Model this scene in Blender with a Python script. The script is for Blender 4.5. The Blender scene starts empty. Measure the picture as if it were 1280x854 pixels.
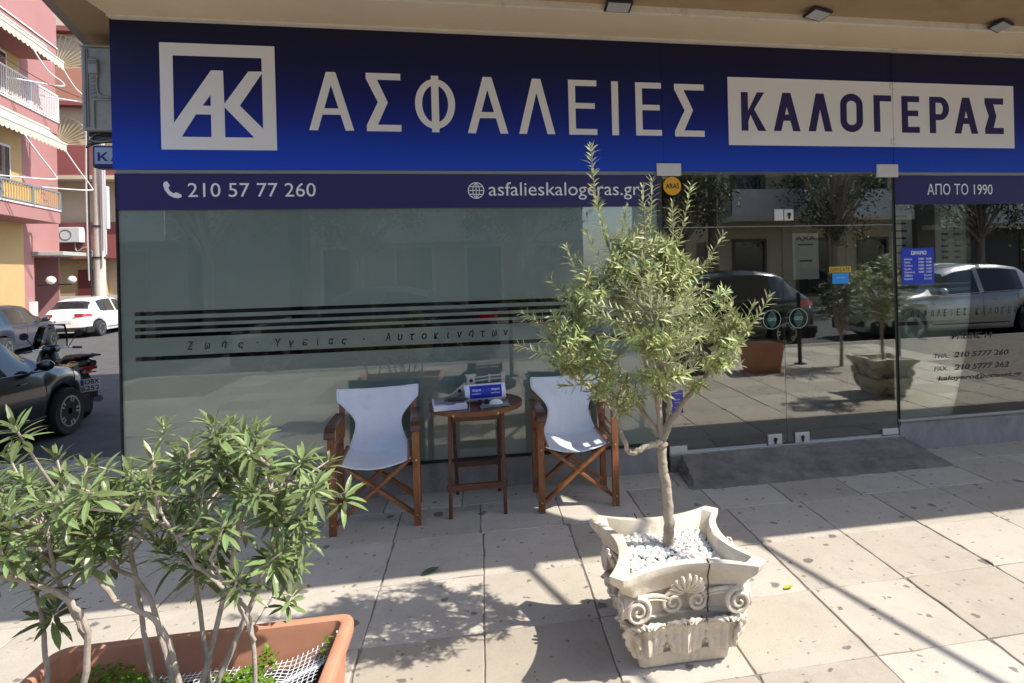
import bpy, bmesh, math, random
from mathutils import Vector, Matrix, noise
random.seed(7)
PI = math.pi
S = bpy.context.scene
COL = S.collection

# ------------------------------------------------------------------ camera
f_px, ppx, ppy, yaw, roll, EYE = 773.35, 743.5, 331.9, 0.18258, -0.02474, 1.545
cam = bpy.data.cameras.new('camera')
camo = bpy.data.objects.new('camera', cam); COL.objects.link(camo)
cam.sensor_width = 36.0; cam.sensor_fit = 'HORIZONTAL'
cam.lens = f_px * 36 / 1280
cam.shift_x = (640 - ppx) / 1280
cam.shift_y = (ppy - 427) / 1280
cam.clip_start = 0.05; cam.clip_end = 2000
_f = Vector((math.sin(yaw), math.cos(yaw), 0)); _r = Vector((math.cos(yaw), -math.sin(yaw), 0)); _u = Vector((0, 0, 1))
_R = _r * math.cos(roll) + _u * math.sin(roll); _U = -_r * math.sin(roll) + _u * math.cos(roll)
m = Matrix((_R, _U, -_f)).transposed().to_4x4(); m.translation = (0, 0, EYE)
camo.matrix_world = m
S.camera = camo
# ------------------------------------------------------------------ light
SUN = Vector((0.79, -0.28, 1.0)).normalized()
W = bpy.data.worlds.new('World'); S.world = W; W.use_nodes = True
nt = W.node_tree
sky = nt.nodes.new('ShaderNodeTexSky'); sky.sky_type = 'NISHITA'; sky.sun_disc = False
sky.sun_elevation = math.asin(SUN.z); sky.sun_rotation = math.atan2(SUN.x, SUN.y)
sky.altitude = 50; sky.air_density = 1.0; sky.dust_density = 1.2
nt.links.new(sky.outputs[0], nt.nodes['Background'].inputs[0])
nt.nodes['Background'].inputs[1].default_value = 0.142
sl = bpy.data.lights.new('sun', 'SUN'); sl.energy = 3.35; sl.angle = math.radians(0.5); sl.color = (1.0, 0.95, 0.86)
so = bpy.data.objects.new('sun', sl); COL.objects.link(so)
so.rotation_euler = SUN.to_track_quat('Z', 'Y').to_euler(); so.location = (10, -5, 20)
S.view_settings.view_transform = 'Standard'; S.view_settings.look = 'None'
S.view_settings.gamma = 1; S.view_settings.exposure = 1.08
S.cycles.max_bounces = 10; S.cycles.transparent_max_bounces = 16

# ------------------------------------------------------------------ materials
MC = {}
def M(name, col, rough=.6, metal=0, col2=None, var=0.0, scale=6, bump=0, bscale=60, pos=False, rnd=0.0, spec=.5,
      coat=0, dirt=None, emit=None, trans=0, stretch=None, isl=0.0, bd=.002):
    if name in MC: return MC[name]
    mt = bpy.data.materials.new(name); mt.use_nodes = True; MC[name] = mt
    n = mt.node_tree; N = n.nodes; L = n.links; b = N['Principled BSDF']
    b.inputs['Roughness'].default_value = rough; b.inputs['Metallic'].default_value = metal
    b.inputs['Specular IOR Level'].default_value = spec
    if coat: b.inputs['Coat Weight'].default_value = coat; b.inputs['Coat Roughness'].default_value = .04
    c1 = (*col, 1); b.inputs['Base Color'].default_value = c1
    if trans: b.inputs['Transmission Weight'].default_value = trans
    if emit: b.inputs['Emission Color'].default_value = (*emit[0], 1); b.inputs['Emission Strength'].default_value = emit[1]
    if pos: src = N.new('ShaderNodeNewGeometry').outputs['Position']
    else: src = N.new('ShaderNodeTexCoord').outputs['Object']
    if stretch:
        mp = N.new('ShaderNodeMapping'); mp.inputs['Scale'].default_value = stretch
        L.new(src, mp.inputs['Vector']); src = mp.outputs[0]
    out = None
    if col2 is not None or var:
        if col2 is None: col2 = tuple(c * (1 - var) for c in col)
        nz = N.new('ShaderNodeTexNoise'); nz.inputs['Scale'].default_value = scale; nz.inputs['Detail'].default_value = 8
        nz.inputs['Roughness'].default_value = .65
        L.new(src, nz.inputs['Vector'])
        cr = N.new('ShaderNodeValToRGB'); cr.color_ramp.elements[0].position = .35; cr.color_ramp.elements[1].position = .68
        cr.color_ramp.elements[0].color = (*col2, 1); cr.color_ramp.elements[1].color = c1
        L.new(nz.outputs[0], cr.inputs[0]); out = cr.outputs[0]
    if dirt is not None:
        dc, dlo, dhi, dsc = dirt
        nz = N.new('ShaderNodeTexNoise'); nz.inputs['Scale'].default_value = dsc; nz.inputs['Detail'].default_value = 10
        nz.inputs['Roughness'].default_value = .7; L.new(src, nz.inputs['Vector'])
        mr = N.new('ShaderNodeMapRange'); mr.inputs[1].default_value = dlo; mr.inputs[2].default_value = dhi; L.new(nz.outputs[0], mr.inputs[0])
        mx = N.new('ShaderNodeMix'); mx.data_type = 'RGBA'; L.new(mr.outputs[0], mx.inputs[0])
        if out: L.new(out, mx.inputs[6])
        else: mx.inputs[6].default_value = c1
        mx.inputs[7].default_value = (*dc, 1); out = mx.outputs[2]
    if rnd or isl:
        r = N.new('ShaderNodeObjectInfo').outputs['Random'] if rnd else N.new('ShaderNodeNewGeometry').outputs['Random Per Island']
        am = rnd or isl
        mr = N.new('ShaderNodeMapRange'); mr.inputs[3].default_value = 1 - am; mr.inputs[4].default_value = 1 + am * .6; L.new(r, mr.inputs[0])
        hs = N.new('ShaderNodeHueSaturation'); L.new(mr.outputs[0], hs.inputs['Value'])
        if out: L.new(out, hs.inputs['Color'])
        else: hs.inputs['Color'].default_value = c1
        out = hs.outputs[0]
    if out: L.new(out, b.inputs['Base Color'])
    if bump:
        nz = N.new('ShaderNodeTexNoise'); nz.inputs['Scale'].default_value = bscale; nz.inputs['Detail'].default_value = 6; L.new(src, nz.inputs['Vector'])
        bp = N.new('ShaderNodeBump'); bp.inputs['Strength'].default_value = bump; bp.inputs['Distance'].default_value = bd
        L.new(nz.outputs[0], bp.inputs['Height']); L.new(bp.outputs[0], b.inputs['Normal'])
    return mt

def glass_mat(name, tint, base, rough=0.0, ior=1.5):
    if name in MC: return MC[name]
    mt = bpy.data.materials.new(name); mt.use_nodes = True; MC[name] = mt
    n = mt.node_tree; N = n.nodes; L = n.links; N.remove(N['Principled BSDF'])
    t = N.new('ShaderNodeBsdfTransparent'); t.inputs[0].default_value = (*tint, 1)
    g = N.new('ShaderNodeBsdfGlossy'); g.inputs['Roughness'].default_value = rough; g.inputs['Color'].default_value = (.95, .97, .96, 1)
    fr = N.new('ShaderNodeFresnel'); fr.inputs[0].default_value = ior
    ad = N.new('ShaderNodeMath'); ad.operation = 'ADD'; ad.use_clamp = True; ad.inputs[1].default_value = base
    L.new(fr.outputs[0], ad.inputs[0])
    mx = N.new('ShaderNodeMixShader'); L.new(ad.outputs[0], mx.inputs[0]); L.new(t.outputs[0], mx.inputs[1]); L.new(g.outputs[0], mx.inputs[2])
    L.new(mx.outputs[0], N['Material Output'].inputs[0])
    return mt

def leaf_mat(name, top, back, tl=.25, rough=.45, rnd=.3):
    mt = bpy.data.materials.new(name); mt.use_nodes = True; MC[name] = mt
    n = mt.node_tree; N = n.nodes; L = n.links; b = N['Principled BSDF']
    geo = N.new('ShaderNodeNewGeometry')
    oi = N.new('ShaderNodeObjectInfo')
    ad = N.new('ShaderNodeMath'); ad.operation = 'ADD'; L.new(geo.outputs['Random Per Island'], ad.inputs[0]); L.new(oi.outputs['Random'], ad.inputs[1])
    fr = N.new('ShaderNodeMath'); fr.operation = 'FRACT'; L.new(ad.outputs[0], fr.inputs[0])
    mr = N.new('ShaderNodeMapRange'); mr.inputs[3].default_value = 1 - rnd; mr.inputs[4].default_value = 1 + rnd; L.new(fr.outputs[0], mr.inputs[0])
    mx = N.new('ShaderNodeMix'); mx.data_type = 'RGBA'; L.new(geo.outputs['Backfacing'], mx.inputs[0])
    mx.inputs[6].default_value = (*top, 1); mx.inputs[7].default_value = (*back, 1)
    hs = N.new('ShaderNodeHueSaturation'); L.new(mr.outputs[0], hs.inputs['Value']); L.new(mx.outputs[2], hs.inputs['Color'])
    mh = N.new('ShaderNodeMapRange'); mh.inputs[3].default_value = .465; mh.inputs[4].default_value = .515; L.new(fr.outputs[0], mh.inputs[0]); L.new(mh.outputs[0], hs.inputs['Hue'])
    L.new(hs.outputs[0], b.inputs['Base Color']); b.inputs['Roughness'].default_value = rough
    tr = N.new('ShaderNodeBsdfTranslucent'); L.new(hs.outputs[0], tr.inputs[0])
    ms = N.new('ShaderNodeMixShader'); ms.inputs[0].default_value = tl
    L.new(b.outputs[0], ms.inputs[1]); L.new(tr.outputs[0], ms.inputs[2]); L.new(ms.outputs[0], N['Material Output'].inputs[0])
    return mt

# ------------------------------------------------------------------ mesh helpers
class MB:
    def __init__(s): s.v = []; s.f = []
    def add(s, vs, fs):
        o = len(s.v); s.v += [Vector(v) for v in vs]; s.f += [[i + o for i in f] for f in fs]; return s
    def box(s, c, d, R=None):
        c = Vector(c); h = Vector(d) / 2
        vs = [Vector((x * h.x, y * h.y, z * h.z)) for x in (-1, 1) for y in (-1, 1) for z in (-1, 1)]
        if R is not None: vs = [R @ v for v in vs]
        return s.add([v + c for v in vs], [[0, 1, 3, 2], [4, 6, 7, 5], [0, 4, 5, 1], [2, 3, 7, 6], [0, 2, 6, 4], [1, 5, 7, 3]])
    def b2(s, x0, x1, y0, y1, z0, z1):
        return s.box(((x0 + x1) / 2, (y0 + y1) / 2, (z0 + z1) / 2), (x1 - x0, y1 - y0, z1 - z0))
    def bar(s, a, b, w, t, up=(0, 0, 1)):
        a = Vector(a); b = Vector(b); d = (b - a); l = d.length; d.normalize(); up = Vector(up)
        x = d.cross(up)
        if x.length < 1e-4: x = d.cross(Vector((0, 1, 0)))
        x.normalize(); y = x.cross(d)
        R = Matrix((x, d, y)).transposed()
        return s.box((a + b) / 2, (w, l, t), R)
    def tube(s, pts, r, n=8, cap=True):
        pts = [Vector(p) for p in pts]
        if not isinstance(r, (list, tuple)): r = [r] * len(pts)
        o = len(s.v); nrm = None; vs = []; fs = []
        for i, p in enumerate(pts):
            d = (pts[min(i + 1, len(pts) - 1)] - pts[max(i - 1, 0)])
            if d.length < 1e-9: d = Vector((0, 0, 1))
            d.normalize()
            if nrm is None:
                nrm = d.cross(Vector((0, 0, 1)))
                if nrm.length < 1e-3: nrm = d.cross(Vector((1, 0, 0)))
            nrm = (nrm - d * nrm.dot(d)).normalized(); bi = d.cross(nrm)
            for k in range(n):
                a = 2 * PI * k / n; vs.append(p + (nrm * math.cos(a) + bi * math.sin(a)) * r[i])
        for i in range(len(pts) - 1):
            for k in range(n):
                k2 = (k + 1) % n; fs.append([i * n + k, i * n + k2, (i + 1) * n + k2, (i + 1) * n + k])
        if cap: fs.append(list(range(n))[::-1]); fs.append([(len(pts) - 1) * n + k for k in range(n)])
        return s.add(vs, fs)
    def lathe(s, prof, c=(0, 0, 0), n=24, axis='z', cap=True):
        c = Vector(c); vs = []; fs = []
        for r, z in prof:
            for k in range(n):
                a = 2 * PI * k / n; p = (r * math.cos(a), r * math.sin(a), z)
                if axis == 'y': p = (p[0], p[2], p[1])
                if axis == 'x': p = (p[2], p[0], p[1])
                vs.append(c + Vector(p))
        for i in range(len(prof) - 1):
            for k in range(n):
                k2 = (k + 1) % n; fs.append([i * n + k, i * n + k2, (i + 1) * n + k2, (i + 1) * n + k])
        if cap: fs.append(list(range(n))[::-1]); fs.append([(len(prof) - 1) * n + k for k in range(n)])
        return s.add(vs, fs)
    def grid(s, fn, nu, nv, closeu=False):
        vs = [fn(i / nu, j / nv) for j in range(nv + 1) for i in range(nu + (0 if closeu else 1))]
        w = nu if closeu else nu + 1; fs = []
        for j in range(nv):
            for i in range(nu):
                i2 = (i + 1) % w if closeu else i + 1
                fs.append([j * w + i, j * w + i2, (j + 1) * w + i2, (j + 1) * w + i])
        return s.add(vs, fs)
    def mesh(s, name, mat=None, smooth=False, fixn=True):
        me = bpy.data.meshes.new(name); me.from_pydata([tuple(v) for v in s.v], [], s.f)
        if fixn:
            bm = bmesh.new(); bm.from_mesh(me); bmesh.ops.recalc_face_normals(bm, faces=bm.faces); bm.to_mesh(me); bm.free()
        if mat: me.materials.append(mat)
        if smooth:
            for p in me.polygons: p.use_smooth = True
            try: me.set_sharp_from_angle(angle=math.radians(38))
            except Exception: pass
        return me
    def build(s, name, mat, parent=None, smooth=False, bevel=0, world=True, fixn=True, kind=None, segs=2):
        if parent is not None and world:
            o = root_loc(parent)
            s.v = [v - o for v in s.v]
        me = s.mesh(name, mat, smooth, fixn)
        return link(name, me, parent, bevel, kind, segs)
def root_loc(p):
    while p.parent is not None: p = p.parent
    return Vector(p.location)
def link(name, me, parent=None, bevel=0, kind=None, segs=2):
    ob = bpy.data.objects.new(name, me); COL.objects.link(ob)
    if parent is not None: ob.parent = parent
    if bevel:
        md = ob.modifiers.new('b', 'BEVEL'); md.width = bevel; md.segments = segs; md.limit_method = 'ANGLE'; md.angle_limit = math.radians(40)
    if kind: ob['kind'] = kind
    return ob
def tag(o, label=None, cat=None, group=None, kind=None):
    if label: o['label'] = label
    if cat: o['category'] = cat
    if group: o['group'] = group
    if kind: o['kind'] = kind
    return o
def thing(name, label, cat, loc=(0, 0, 0), rz=0, group=None):
    o = bpy.data.objects.new(name, None); o.empty_display_size = .1; COL.objects.link(o)
    o.location = loc; o.rotation_euler = (0, 0, rz); return tag(o, label, cat, group)
def copy_tree(o, parent=None):
    c = o.copy(); COL.objects.link(c); c.parent = parent
    for ch in list(o.children): copy_tree(ch, c)
    return c

def curve_mesh(loops, depth):
    cu = bpy.data.curves.new('c', 'CURVE'); cu.dimensions = '2D'; cu.fill_mode = 'BOTH'; cu.extrude = depth / 2
    for lp in loops:
        sp = cu.splines.new('POLY'); sp.points.add(len(lp) - 1); sp.use_cyclic_u = True
        for p, q in zip(sp.points, lp): p.co = (q[0], q[1], 0, 1)
    ob = bpy.data.objects.new('c', cu)
    me = bpy.data.meshes.new_from_object(ob); bpy.data.objects.remove(ob); bpy.data.curves.remove(cu)
    return me
def flat(name, loops, y, depth, mat, parent, z2y=True, kind=None):
    """outline(s) in x,z lying on a wall plane at y (front face), thickness depth away from the viewer"""
    me = curve_mesh(loops, depth); o = root_loc(parent) if parent else Vector((0, 0, 0))
    me.transform(Matrix(((1, 0, 0, -o.x), (0, 0, 1, y + depth / 2 - o.y), (0, 1, 0, -o.z), (0, 0, 0, 1))))
    me.flip_normals()
    me.materials.clear(); me.materials.append(mat); me.name = name
    return link(name, me, parent, kind=kind)
def slab(name, loops, z0, z1, mat, parent=None):
    me = curve_mesh(loops, z1 - z0); o = root_loc(parent) if parent else Vector((0, 0, 0))
    me.transform(Matrix.Translation((-o.x, -o.y, (z0 + z1) / 2 - o.z)))
    me.materials.clear(); me.materials.append(mat); me.name = name
    return link(name, me, parent)
def text(name, s, x0, x1, z0, z1, y, mat, parent, bold=0.0, depth=.0012, shear=0, R=None, spacing=1.0):
    """lettering fitted to the box x0..x1, z0..z1 on the plane y"""
    cu = bpy.data.curves.new('t', 'FONT'); cu.body = s; cu.size = 1; cu.offset = bold; cu.extrude = .01; cu.shear = shear
    cu.resolution_u = 3; cu.space_character = spacing
    ob = bpy.data.objects.new('t', cu); COL.objects.link(ob)
    dg = bpy.context.evaluated_depsgraph_get(); me = bpy.data.meshes.new_from_object(ob.evaluated_get(dg))
    bpy.data.objects.remove(ob); bpy.data.curves.remove(cu)
    xs = [v.co.x for v in me.vertices]; ys = [v.co.y for v in me.vertices]
    sx = (x1 - x0) / (max(xs) - min(xs)); sz = (z1 - z0) / (max(ys) - min(ys)); mx = min(xs); my = min(ys)
    o = root_loc(parent) if parent else Vector((0, 0, 0))
    for v in me.vertices:
        a, b_, c = v.co
        p = Vector((x0 + (a - mx) * sx, y - (c / .01) * depth / 2 - depth / 2, z0 + (b_ - my) * sz))
        if R is not None: p = R @ p
        v.co = p - (o if R is None else Vector((0, 0, 0)))
    me.materials.clear(); me.materials.append(mat); me.name = name
    return link(name, me, parent)

YW = 4.433   # plane of the shop front
# ------------------------------------------------------------------ palette
def pavement_mat():
    mt = bpy.data.materials.new('paving_stone'); mt.use_nodes = True
    n = mt.node_tree; N = n.nodes; L = n.links; b = N['Principled BSDF']
    P = N.new('ShaderNodeNewGeometry').outputs['Position']
    def noise(sc, det=8, ro=.6):
        z = N.new('ShaderNodeTexNoise'); z.inputs['Scale'].default_value = sc; z.inputs['Detail'].default_value = det; z.inputs['Roughness'].default_value = ro
        L.new(P, z.inputs['Vector']); return z.outputs[0]
    def ramp(src, lo, hi, a=0, c=1):
        r = N.new('ShaderNodeMapRange'); r.inputs[1].default_value = lo; r.inputs[2].default_value = hi; r.inputs[3].default_value = a; r.inputs[4].default_value = c
        L.new(src, r.inputs[0]); return r.outputs[0]
    def mix(fac, a, c):
        x = N.new('ShaderNodeMix'); x.data_type = 'RGBA'; L.new(fac, x.inputs[0])
        if isinstance(a, tuple): x.inputs[6].default_value = (*a, 1)
        else: L.new(a, x.inputs[6])
        x.inputs[7].default_value = (*c, 1); return x.outputs[2]
    c = mix(ramp(noise(2.5), .35, .7), (.50, .445, .365), (.44, .385, .315))
    c = mix(ramp(noise(6, 10, .75), .5, .72, 0, .6), c, (.33, .295, .25)); c = mix(ramp(noise(30, 6, .8), .56, .74, 0, .55), c, (.29, .26, .225))
    c = mix(ramp(noise(160, 3), .52, .72, 0, .45), c, (.30, .26, .21))
    # trodden gum and grease spots
    for sc, th, col in ((3.6, .13, (.12, .11, .10)), (7.5, .13, (.15, .13, .115)), (15.0, .13, (.2, .175, .15))):
        mp = N.new('ShaderNodeMapping'); mp.inputs['Location'].default_value = (sc, 2.3 * sc, 0); L.new(P, mp.inputs[0])
        dn = N.new('ShaderNodeTexNoise'); dn.inputs['Scale'].default_value = 18; L.new(P, dn.inputs['Vector'])
        av = N.new('ShaderNodeVectorMath'); av.operation = 'SCALE'; L.new(dn.outputs['Color'], av.inputs[0]); av.inputs['Scale'].default_value = .06
        ad = N.new('ShaderNodeVectorMath'); L.new(mp.outputs[0], ad.inputs[0]); L.new(av.outputs[0], ad.inputs[1])
        vo = N.new('ShaderNodeTexVoronoi'); vo.voronoi_dimensions = '2D'; vo.inputs['Scale'].default_value = sc; L.new(ad.outputs[0], vo.inputs['Vector'])
        sp = N.new('ShaderNodeSeparateColor'); L.new(vo.outputs['Color'], sp.inputs[0])
        rad = ramp(sp.outputs[0], .35, 1, -.06, th)
        lt = N.new('ShaderNodeMath'); lt.operation = 'SUBTRACT'; L.new(rad, lt.inputs[0]); L.new(vo.outputs['Distance'], lt.inputs[1])
        f = ramp(lt.outputs[0], 0, .03, 0, .85)
        c = mix(f, c, col)
    oi = N.new('ShaderNodeObjectInfo')
    hs = N.new('ShaderNodeHueSaturation'); L.new(c, hs.inputs['Color']); L.new(ramp(oi.outputs['Random'], 0, 1, .78, 1.08), hs.inputs['Value'])
    L.new(ramp(oi.outputs['Random'], 0, 1, 1.1, .85), hs.inputs['Saturation'])
    L.new(hs.outputs[0], b.inputs['Base Color']); b.inputs['Roughness'].default_value = .8
    bp = N.new('ShaderNodeBump'); bp.inputs['Strength'].default_value = .5; bp.inputs['Distance'].default_value = .002
    L.new(noise(70, 8, .7), bp.inputs['Height']); L.new(bp.outputs[0], b.inputs['Normal'])
    return mt
PAV = pavement_mat()
MORTAR = M('mortar', (.30, .265, .22), .95, col2=(.15, .13, .11), scale=9, bump=.6, bscale=80, pos=True)
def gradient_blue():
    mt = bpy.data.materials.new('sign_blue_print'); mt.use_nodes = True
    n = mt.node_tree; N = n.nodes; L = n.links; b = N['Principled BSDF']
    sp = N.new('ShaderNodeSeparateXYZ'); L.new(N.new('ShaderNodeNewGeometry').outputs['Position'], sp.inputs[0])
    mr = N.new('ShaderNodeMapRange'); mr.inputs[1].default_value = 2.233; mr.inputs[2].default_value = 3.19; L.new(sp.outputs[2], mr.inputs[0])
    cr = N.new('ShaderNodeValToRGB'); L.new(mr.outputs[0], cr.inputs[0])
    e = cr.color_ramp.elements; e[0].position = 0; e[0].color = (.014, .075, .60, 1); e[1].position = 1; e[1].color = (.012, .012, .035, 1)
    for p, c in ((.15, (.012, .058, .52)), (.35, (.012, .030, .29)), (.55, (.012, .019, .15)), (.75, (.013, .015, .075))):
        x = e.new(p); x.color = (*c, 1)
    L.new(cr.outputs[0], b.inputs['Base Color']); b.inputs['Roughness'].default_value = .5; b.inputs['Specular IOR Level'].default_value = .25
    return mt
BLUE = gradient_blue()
NAVY = M('navy_film', (.036, .030, .13), .35, spec=.35)
WHITE = M('white_vinyl', (.86, .87, .90), .5)
WHITE2 = M('white_vinyl_small', (.86, .87, .92), .5)
NAVYL = M('navy_lettering', (.022, .016, .115), .5)
SOFF = M('soffit_render', (.42, .285, .165), .9, col2=(.35, .24, .135), scale=2.2, bump=.5, bscale=120, pos=True, dirt=((.22, .17, .12), .55, .8, 1.3))
SOFF2 = M('beam_render', (.80, .65, .45), .85, col2=(.72, .58, .40), scale=1.5, bump=.2, bscale=90, pos=True)
CREAM = M('cream_moulding', (.84, .76, .62), .8, var=.15, pos=True, dirt=((.35, .3, .23), .55, .8, 6))
PLINTH = M('plinth_render', (.36, .34, .33), .9, col2=(.25, .235, .23), scale=5, bump=.5, bscale=50, pos=True, dirt=((.12, .115, .115), .56, .8, 3), stretch=(1.6, 1, .8))
ALU = M('brushed_aluminium', (.55, .56, .58), .35, .9)
PATCH = M('satin_patch_fitting', (.70, .69, .66), .38, .35)
RUB = M('black_rubber', (.015, .015, .017), .6)
BLACK = M('black_plastic', (.02, .02, .022), .45)
WOOD = M('oiled_wood', (.33, .125, .04), .38, col2=(.15, .052, .02), scale=7, bump=.35, bscale=45, stretch=(7, 7, 1), coat=.15, rnd=.12)
WOODX = M('oiled_wood_cross', (.36, .145, .046), .38, col2=(.17, .06, .022), scale=7, bump=.35, bscale=45, stretch=(1, 7, 7), coat=.15, rnd=.12)
WOODD = M('dark_table_wood', (.13, .05, .025), .4, col2=(.07, .026, .014), scale=6, bump=.3, bscale=40, stretch=(1, 6, 6), coat=.1)
BRASS = M('brass_screw', (.75, .52, .2), .3, 1)
CLOTH = M('white_canvas', (.80, .84, .90), .9, var=.10, scale=4, bump=.5, bscale=60, dirt=((.55, .55, .56), .60, .9, 5))
TERRA = M('terracotta_plastic', (.56, .27, .17), .6, col2=(.50, .22, .13), scale=5, dirt=((.5, .33, .24), .55, .85, 7))
STONE = M('cast_stone', (.70, .63, .52), .85, col2=(.60, .53, .42), scale=9, bump=.6, bscale=90, dirt=((.28, .22, .155), .54, .8, 8))
DIRTY = M('old_crack', (.05, .04, .03), .95)
PEB = M('white_pebble', (.68, .66, .62), .7, isl=.22)
BARK = M('pale_bark', (.42, .36, .28), .9, col2=(.24, .20, .15), scale=14, bump=1, bscale=60, bd=.004)
BARK2 = M('grey_bark', (.46, .40, .33), .9, col2=(.28, .235, .19), scale=20, bump=.8, bscale=90)
LEAF_OLIVE = leaf_mat('olive_leaf', (.34, .40, .15), (.48, .51, .33), .22, .42, .40)
LEAF_PITT = leaf_mat('shrub_leaf', (.165, .225, .085), (.25, .31, .15), .22, .36, .48)
LEAF_WEED = leaf_mat('weed_leaf', (.13, .25, .02), (.16, .28, .05), .35, .5, .3)
LEAF_DARK = leaf_mat('street_tree_leaf', (.05, .08, .025), (.07, .10, .04), .2, .5, .3)
SOIL = M('dark_soil', (.045, .035, .025), .95, var=.5, bump=1, bscale=40)
NET = M('white_mesh_net', (.7, .72, .74), .6)
FROST = M('frosted_film', (.43, .50, .455), .5, col2=(.37, .44, .40), scale=1.2, pos=True)
GLASS = glass_mat('reflective_glass', (.98, .99, .985), .022)
GLASSD = glass_mat('door_glass', (.88, .90, .87), .135)
FILMTXT = M('dark_film_lettering', (.012, .016, .018), .5)
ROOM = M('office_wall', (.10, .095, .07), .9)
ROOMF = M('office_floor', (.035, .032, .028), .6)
CONC = M('ramp_concrete', (.25, .225, .195), .92, col2=(.13, .115, .10), scale=6, bump=.9, bscale=60, pos=True, bd=.005, dirt=((.2, .19, .18), .6, .85, 9))
ASPH = M('asphalt', (.095, .093, .095), .92, col2=(.065, .064, .066), scale=3, bump=.8, bscale=120, pos=True, dirt=((.09, .088, .085), .55, .75, 1.2))
KERB = M('kerb_stone', (.36, .34, .31), .9, var=.3, scale=6, bump=.5, pos=True)

# ================================================================== SETTING
g = MB().b2(-400, 400, -400, 400, -1.2, -.9).build('ground', M('earth', (.2, .18, .15), .95, pos=True)); tag(g, 'dusty flat ground under the streets reaching to the horizon', kind='structure')
st = MB().b2(-60, -3.75, 5.9, 80, -.899, -.65); st.b2(-60, -5.2, -40, 5.9, -.899, -.65)
st = st.build('side_street', ASPH); tag(st, 'dark asphalt side street running away past the shop corner', kind='structure')
rd = MB().b2(-5.2, 60, -8.6, -1.72, -.5, -.12).build('road', ASPH); tag(rd, 'asphalt road in front of the shop behind the viewer', kind='structure')
kb = MB()
for i in range(60): kb.b2(-5.2 + i * 1.0, -5.2 + i * 1.0 + .992, -1.72, -1.56, -.4, .0)
kb = kb.build('kerb', KERB, bevel=.012); tag(kb, 'pale stone kerb between pavement and road', kind='structure')
op = MB().b2(-5.2, 60, -11.6, -8.6, -.5, .0).build('opposite_pavement', M('far_paving', (.36, .33, .28), .9, var=.25, pos=True)); tag(op, 'pavement on the far side of the road', kind='structure')
pv = MB().b2(-5.2, 60, -1.56, 4.5, -.55, -.0065); pv.b2(-5.2, -2.5, 4.5, 5.9, -.55, -.0065)
pave = pv.build('pavement', MORTAR); tag(pave, 'mortar bed between the square paving stones', kind='structure')
# paving stones, each its own slab
def tile_mesh(w, d, seed):
    rr = random.Random(seed); pts = []
    def side(a, b):
        for k in range(9):
            t = k / 9; p = a.lerp(b, t); inw = (Vector((w / 2, d / 2)) - p).normalized()
            j = rr.random() ** 4 * .008 if 0 < k else rr.choice((.002, .003, .009))
            pts.append(p + inw * j)
    a, b, c, e = Vector((0, 0)), Vector((w, 0)), Vector((w, d)), Vector((0, d))
    side(a, b); side(b, c); side(c, e); side(e, a)
    n = len(pts); vs = [(p.x - w / 2, p.y - d / 2, -.012) for p in pts]
    vs += [(p.x - w / 2, p.y - d / 2, -.0035) for p in pts]
    vs += [((p.x - w / 2) * (1 - .007 / w), (p.y - d / 2) * (1 - .007 / d), 0) for p in pts]
    fs = [[i, (i + 1) % n, n + (i + 1) % n, n + i] for i in range(n)] + [[n + i, n + (i + 1) % n, 2 * n + (i + 1) % n, 2 * n + i] for i in range(n)]
    fs.append([2 * n + i for i in range(n)])
    mb = MB().add(vs, fs); return mb.mesh('paving_stone', PAV)
TM = {}
def tile(x, y, w, d):
    key = (round(w, 3), round(d, 3), random.randrange(5))
    if key not in TM: TM[key] = tile_mesh(w, d, hash(key))
    o = link('paving_stone', TM[key], pave)
    o.location = (x + w / 2, y + d / 2, random.uniform(-.0015, .0012)); o.rotation_euler = (random.gauss(0, .0022), random.gauss(0, .0022), random.gauss(0, .0015))
J = .004
for r in range(-1, 10):                      # rows below the joint at Y 3.678, five hundred millimetre squares
    y0 = 3.678 - .5 * (r + 1)
    lo = -9 if r < 7 else -6
    for i in range(lo, 14 if r < 6 else 15):
        x0 = -.521 + .5 * i + (random.uniform(-.002, .002))
        if x0 > 6.6: continue
        if r == -1: continue
        tile(x0 + J / 2, y0 + J / 2, .5 - J, .5 - J)
for i in range(-9, 15):                       # the row along the shop front, slightly narrower squares
    x0 = -.53 + .4925 * i
    if x0 > 6.6: continue
    tile(x0 + J / 2, 3.678 + J / 2, .4925 - J, .455 - J)
    tile(x0 - .12 + J / 2, 4.133 + J / 2, .4925 - J, .30 - J)
for k in range(3):
    for i in range(-9, -3):
        x0 = -.63 + .4925 * i
        tile(x0 + J / 2, 4.433 + .48 * k + J / 2, .4925 - J, .48 - J)
pk = MB()
for i in range(12): pk.b2(-5.2 + .0, -5.06, -1.56 + i * .62, -1.56 + i * .62 + .612, -.6, .004)
for i in range(5): pk.b2(-5.05 + i * .52, -5.05 + i * .52 + .512, 5.875, 6.0, -.6, .004)
pk = pk.build('pavement_edge', KERB, bevel=.01); tag(pk, 'stone edge where the raised pavement drops to the side street', kind='structure')

# ================================================================== SHOP BUILDING
shop = thing('shop_building', 'ground floor of beige rendered building whose overhang shades the glass shop front', 'building', (1, YW, 0))
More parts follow.
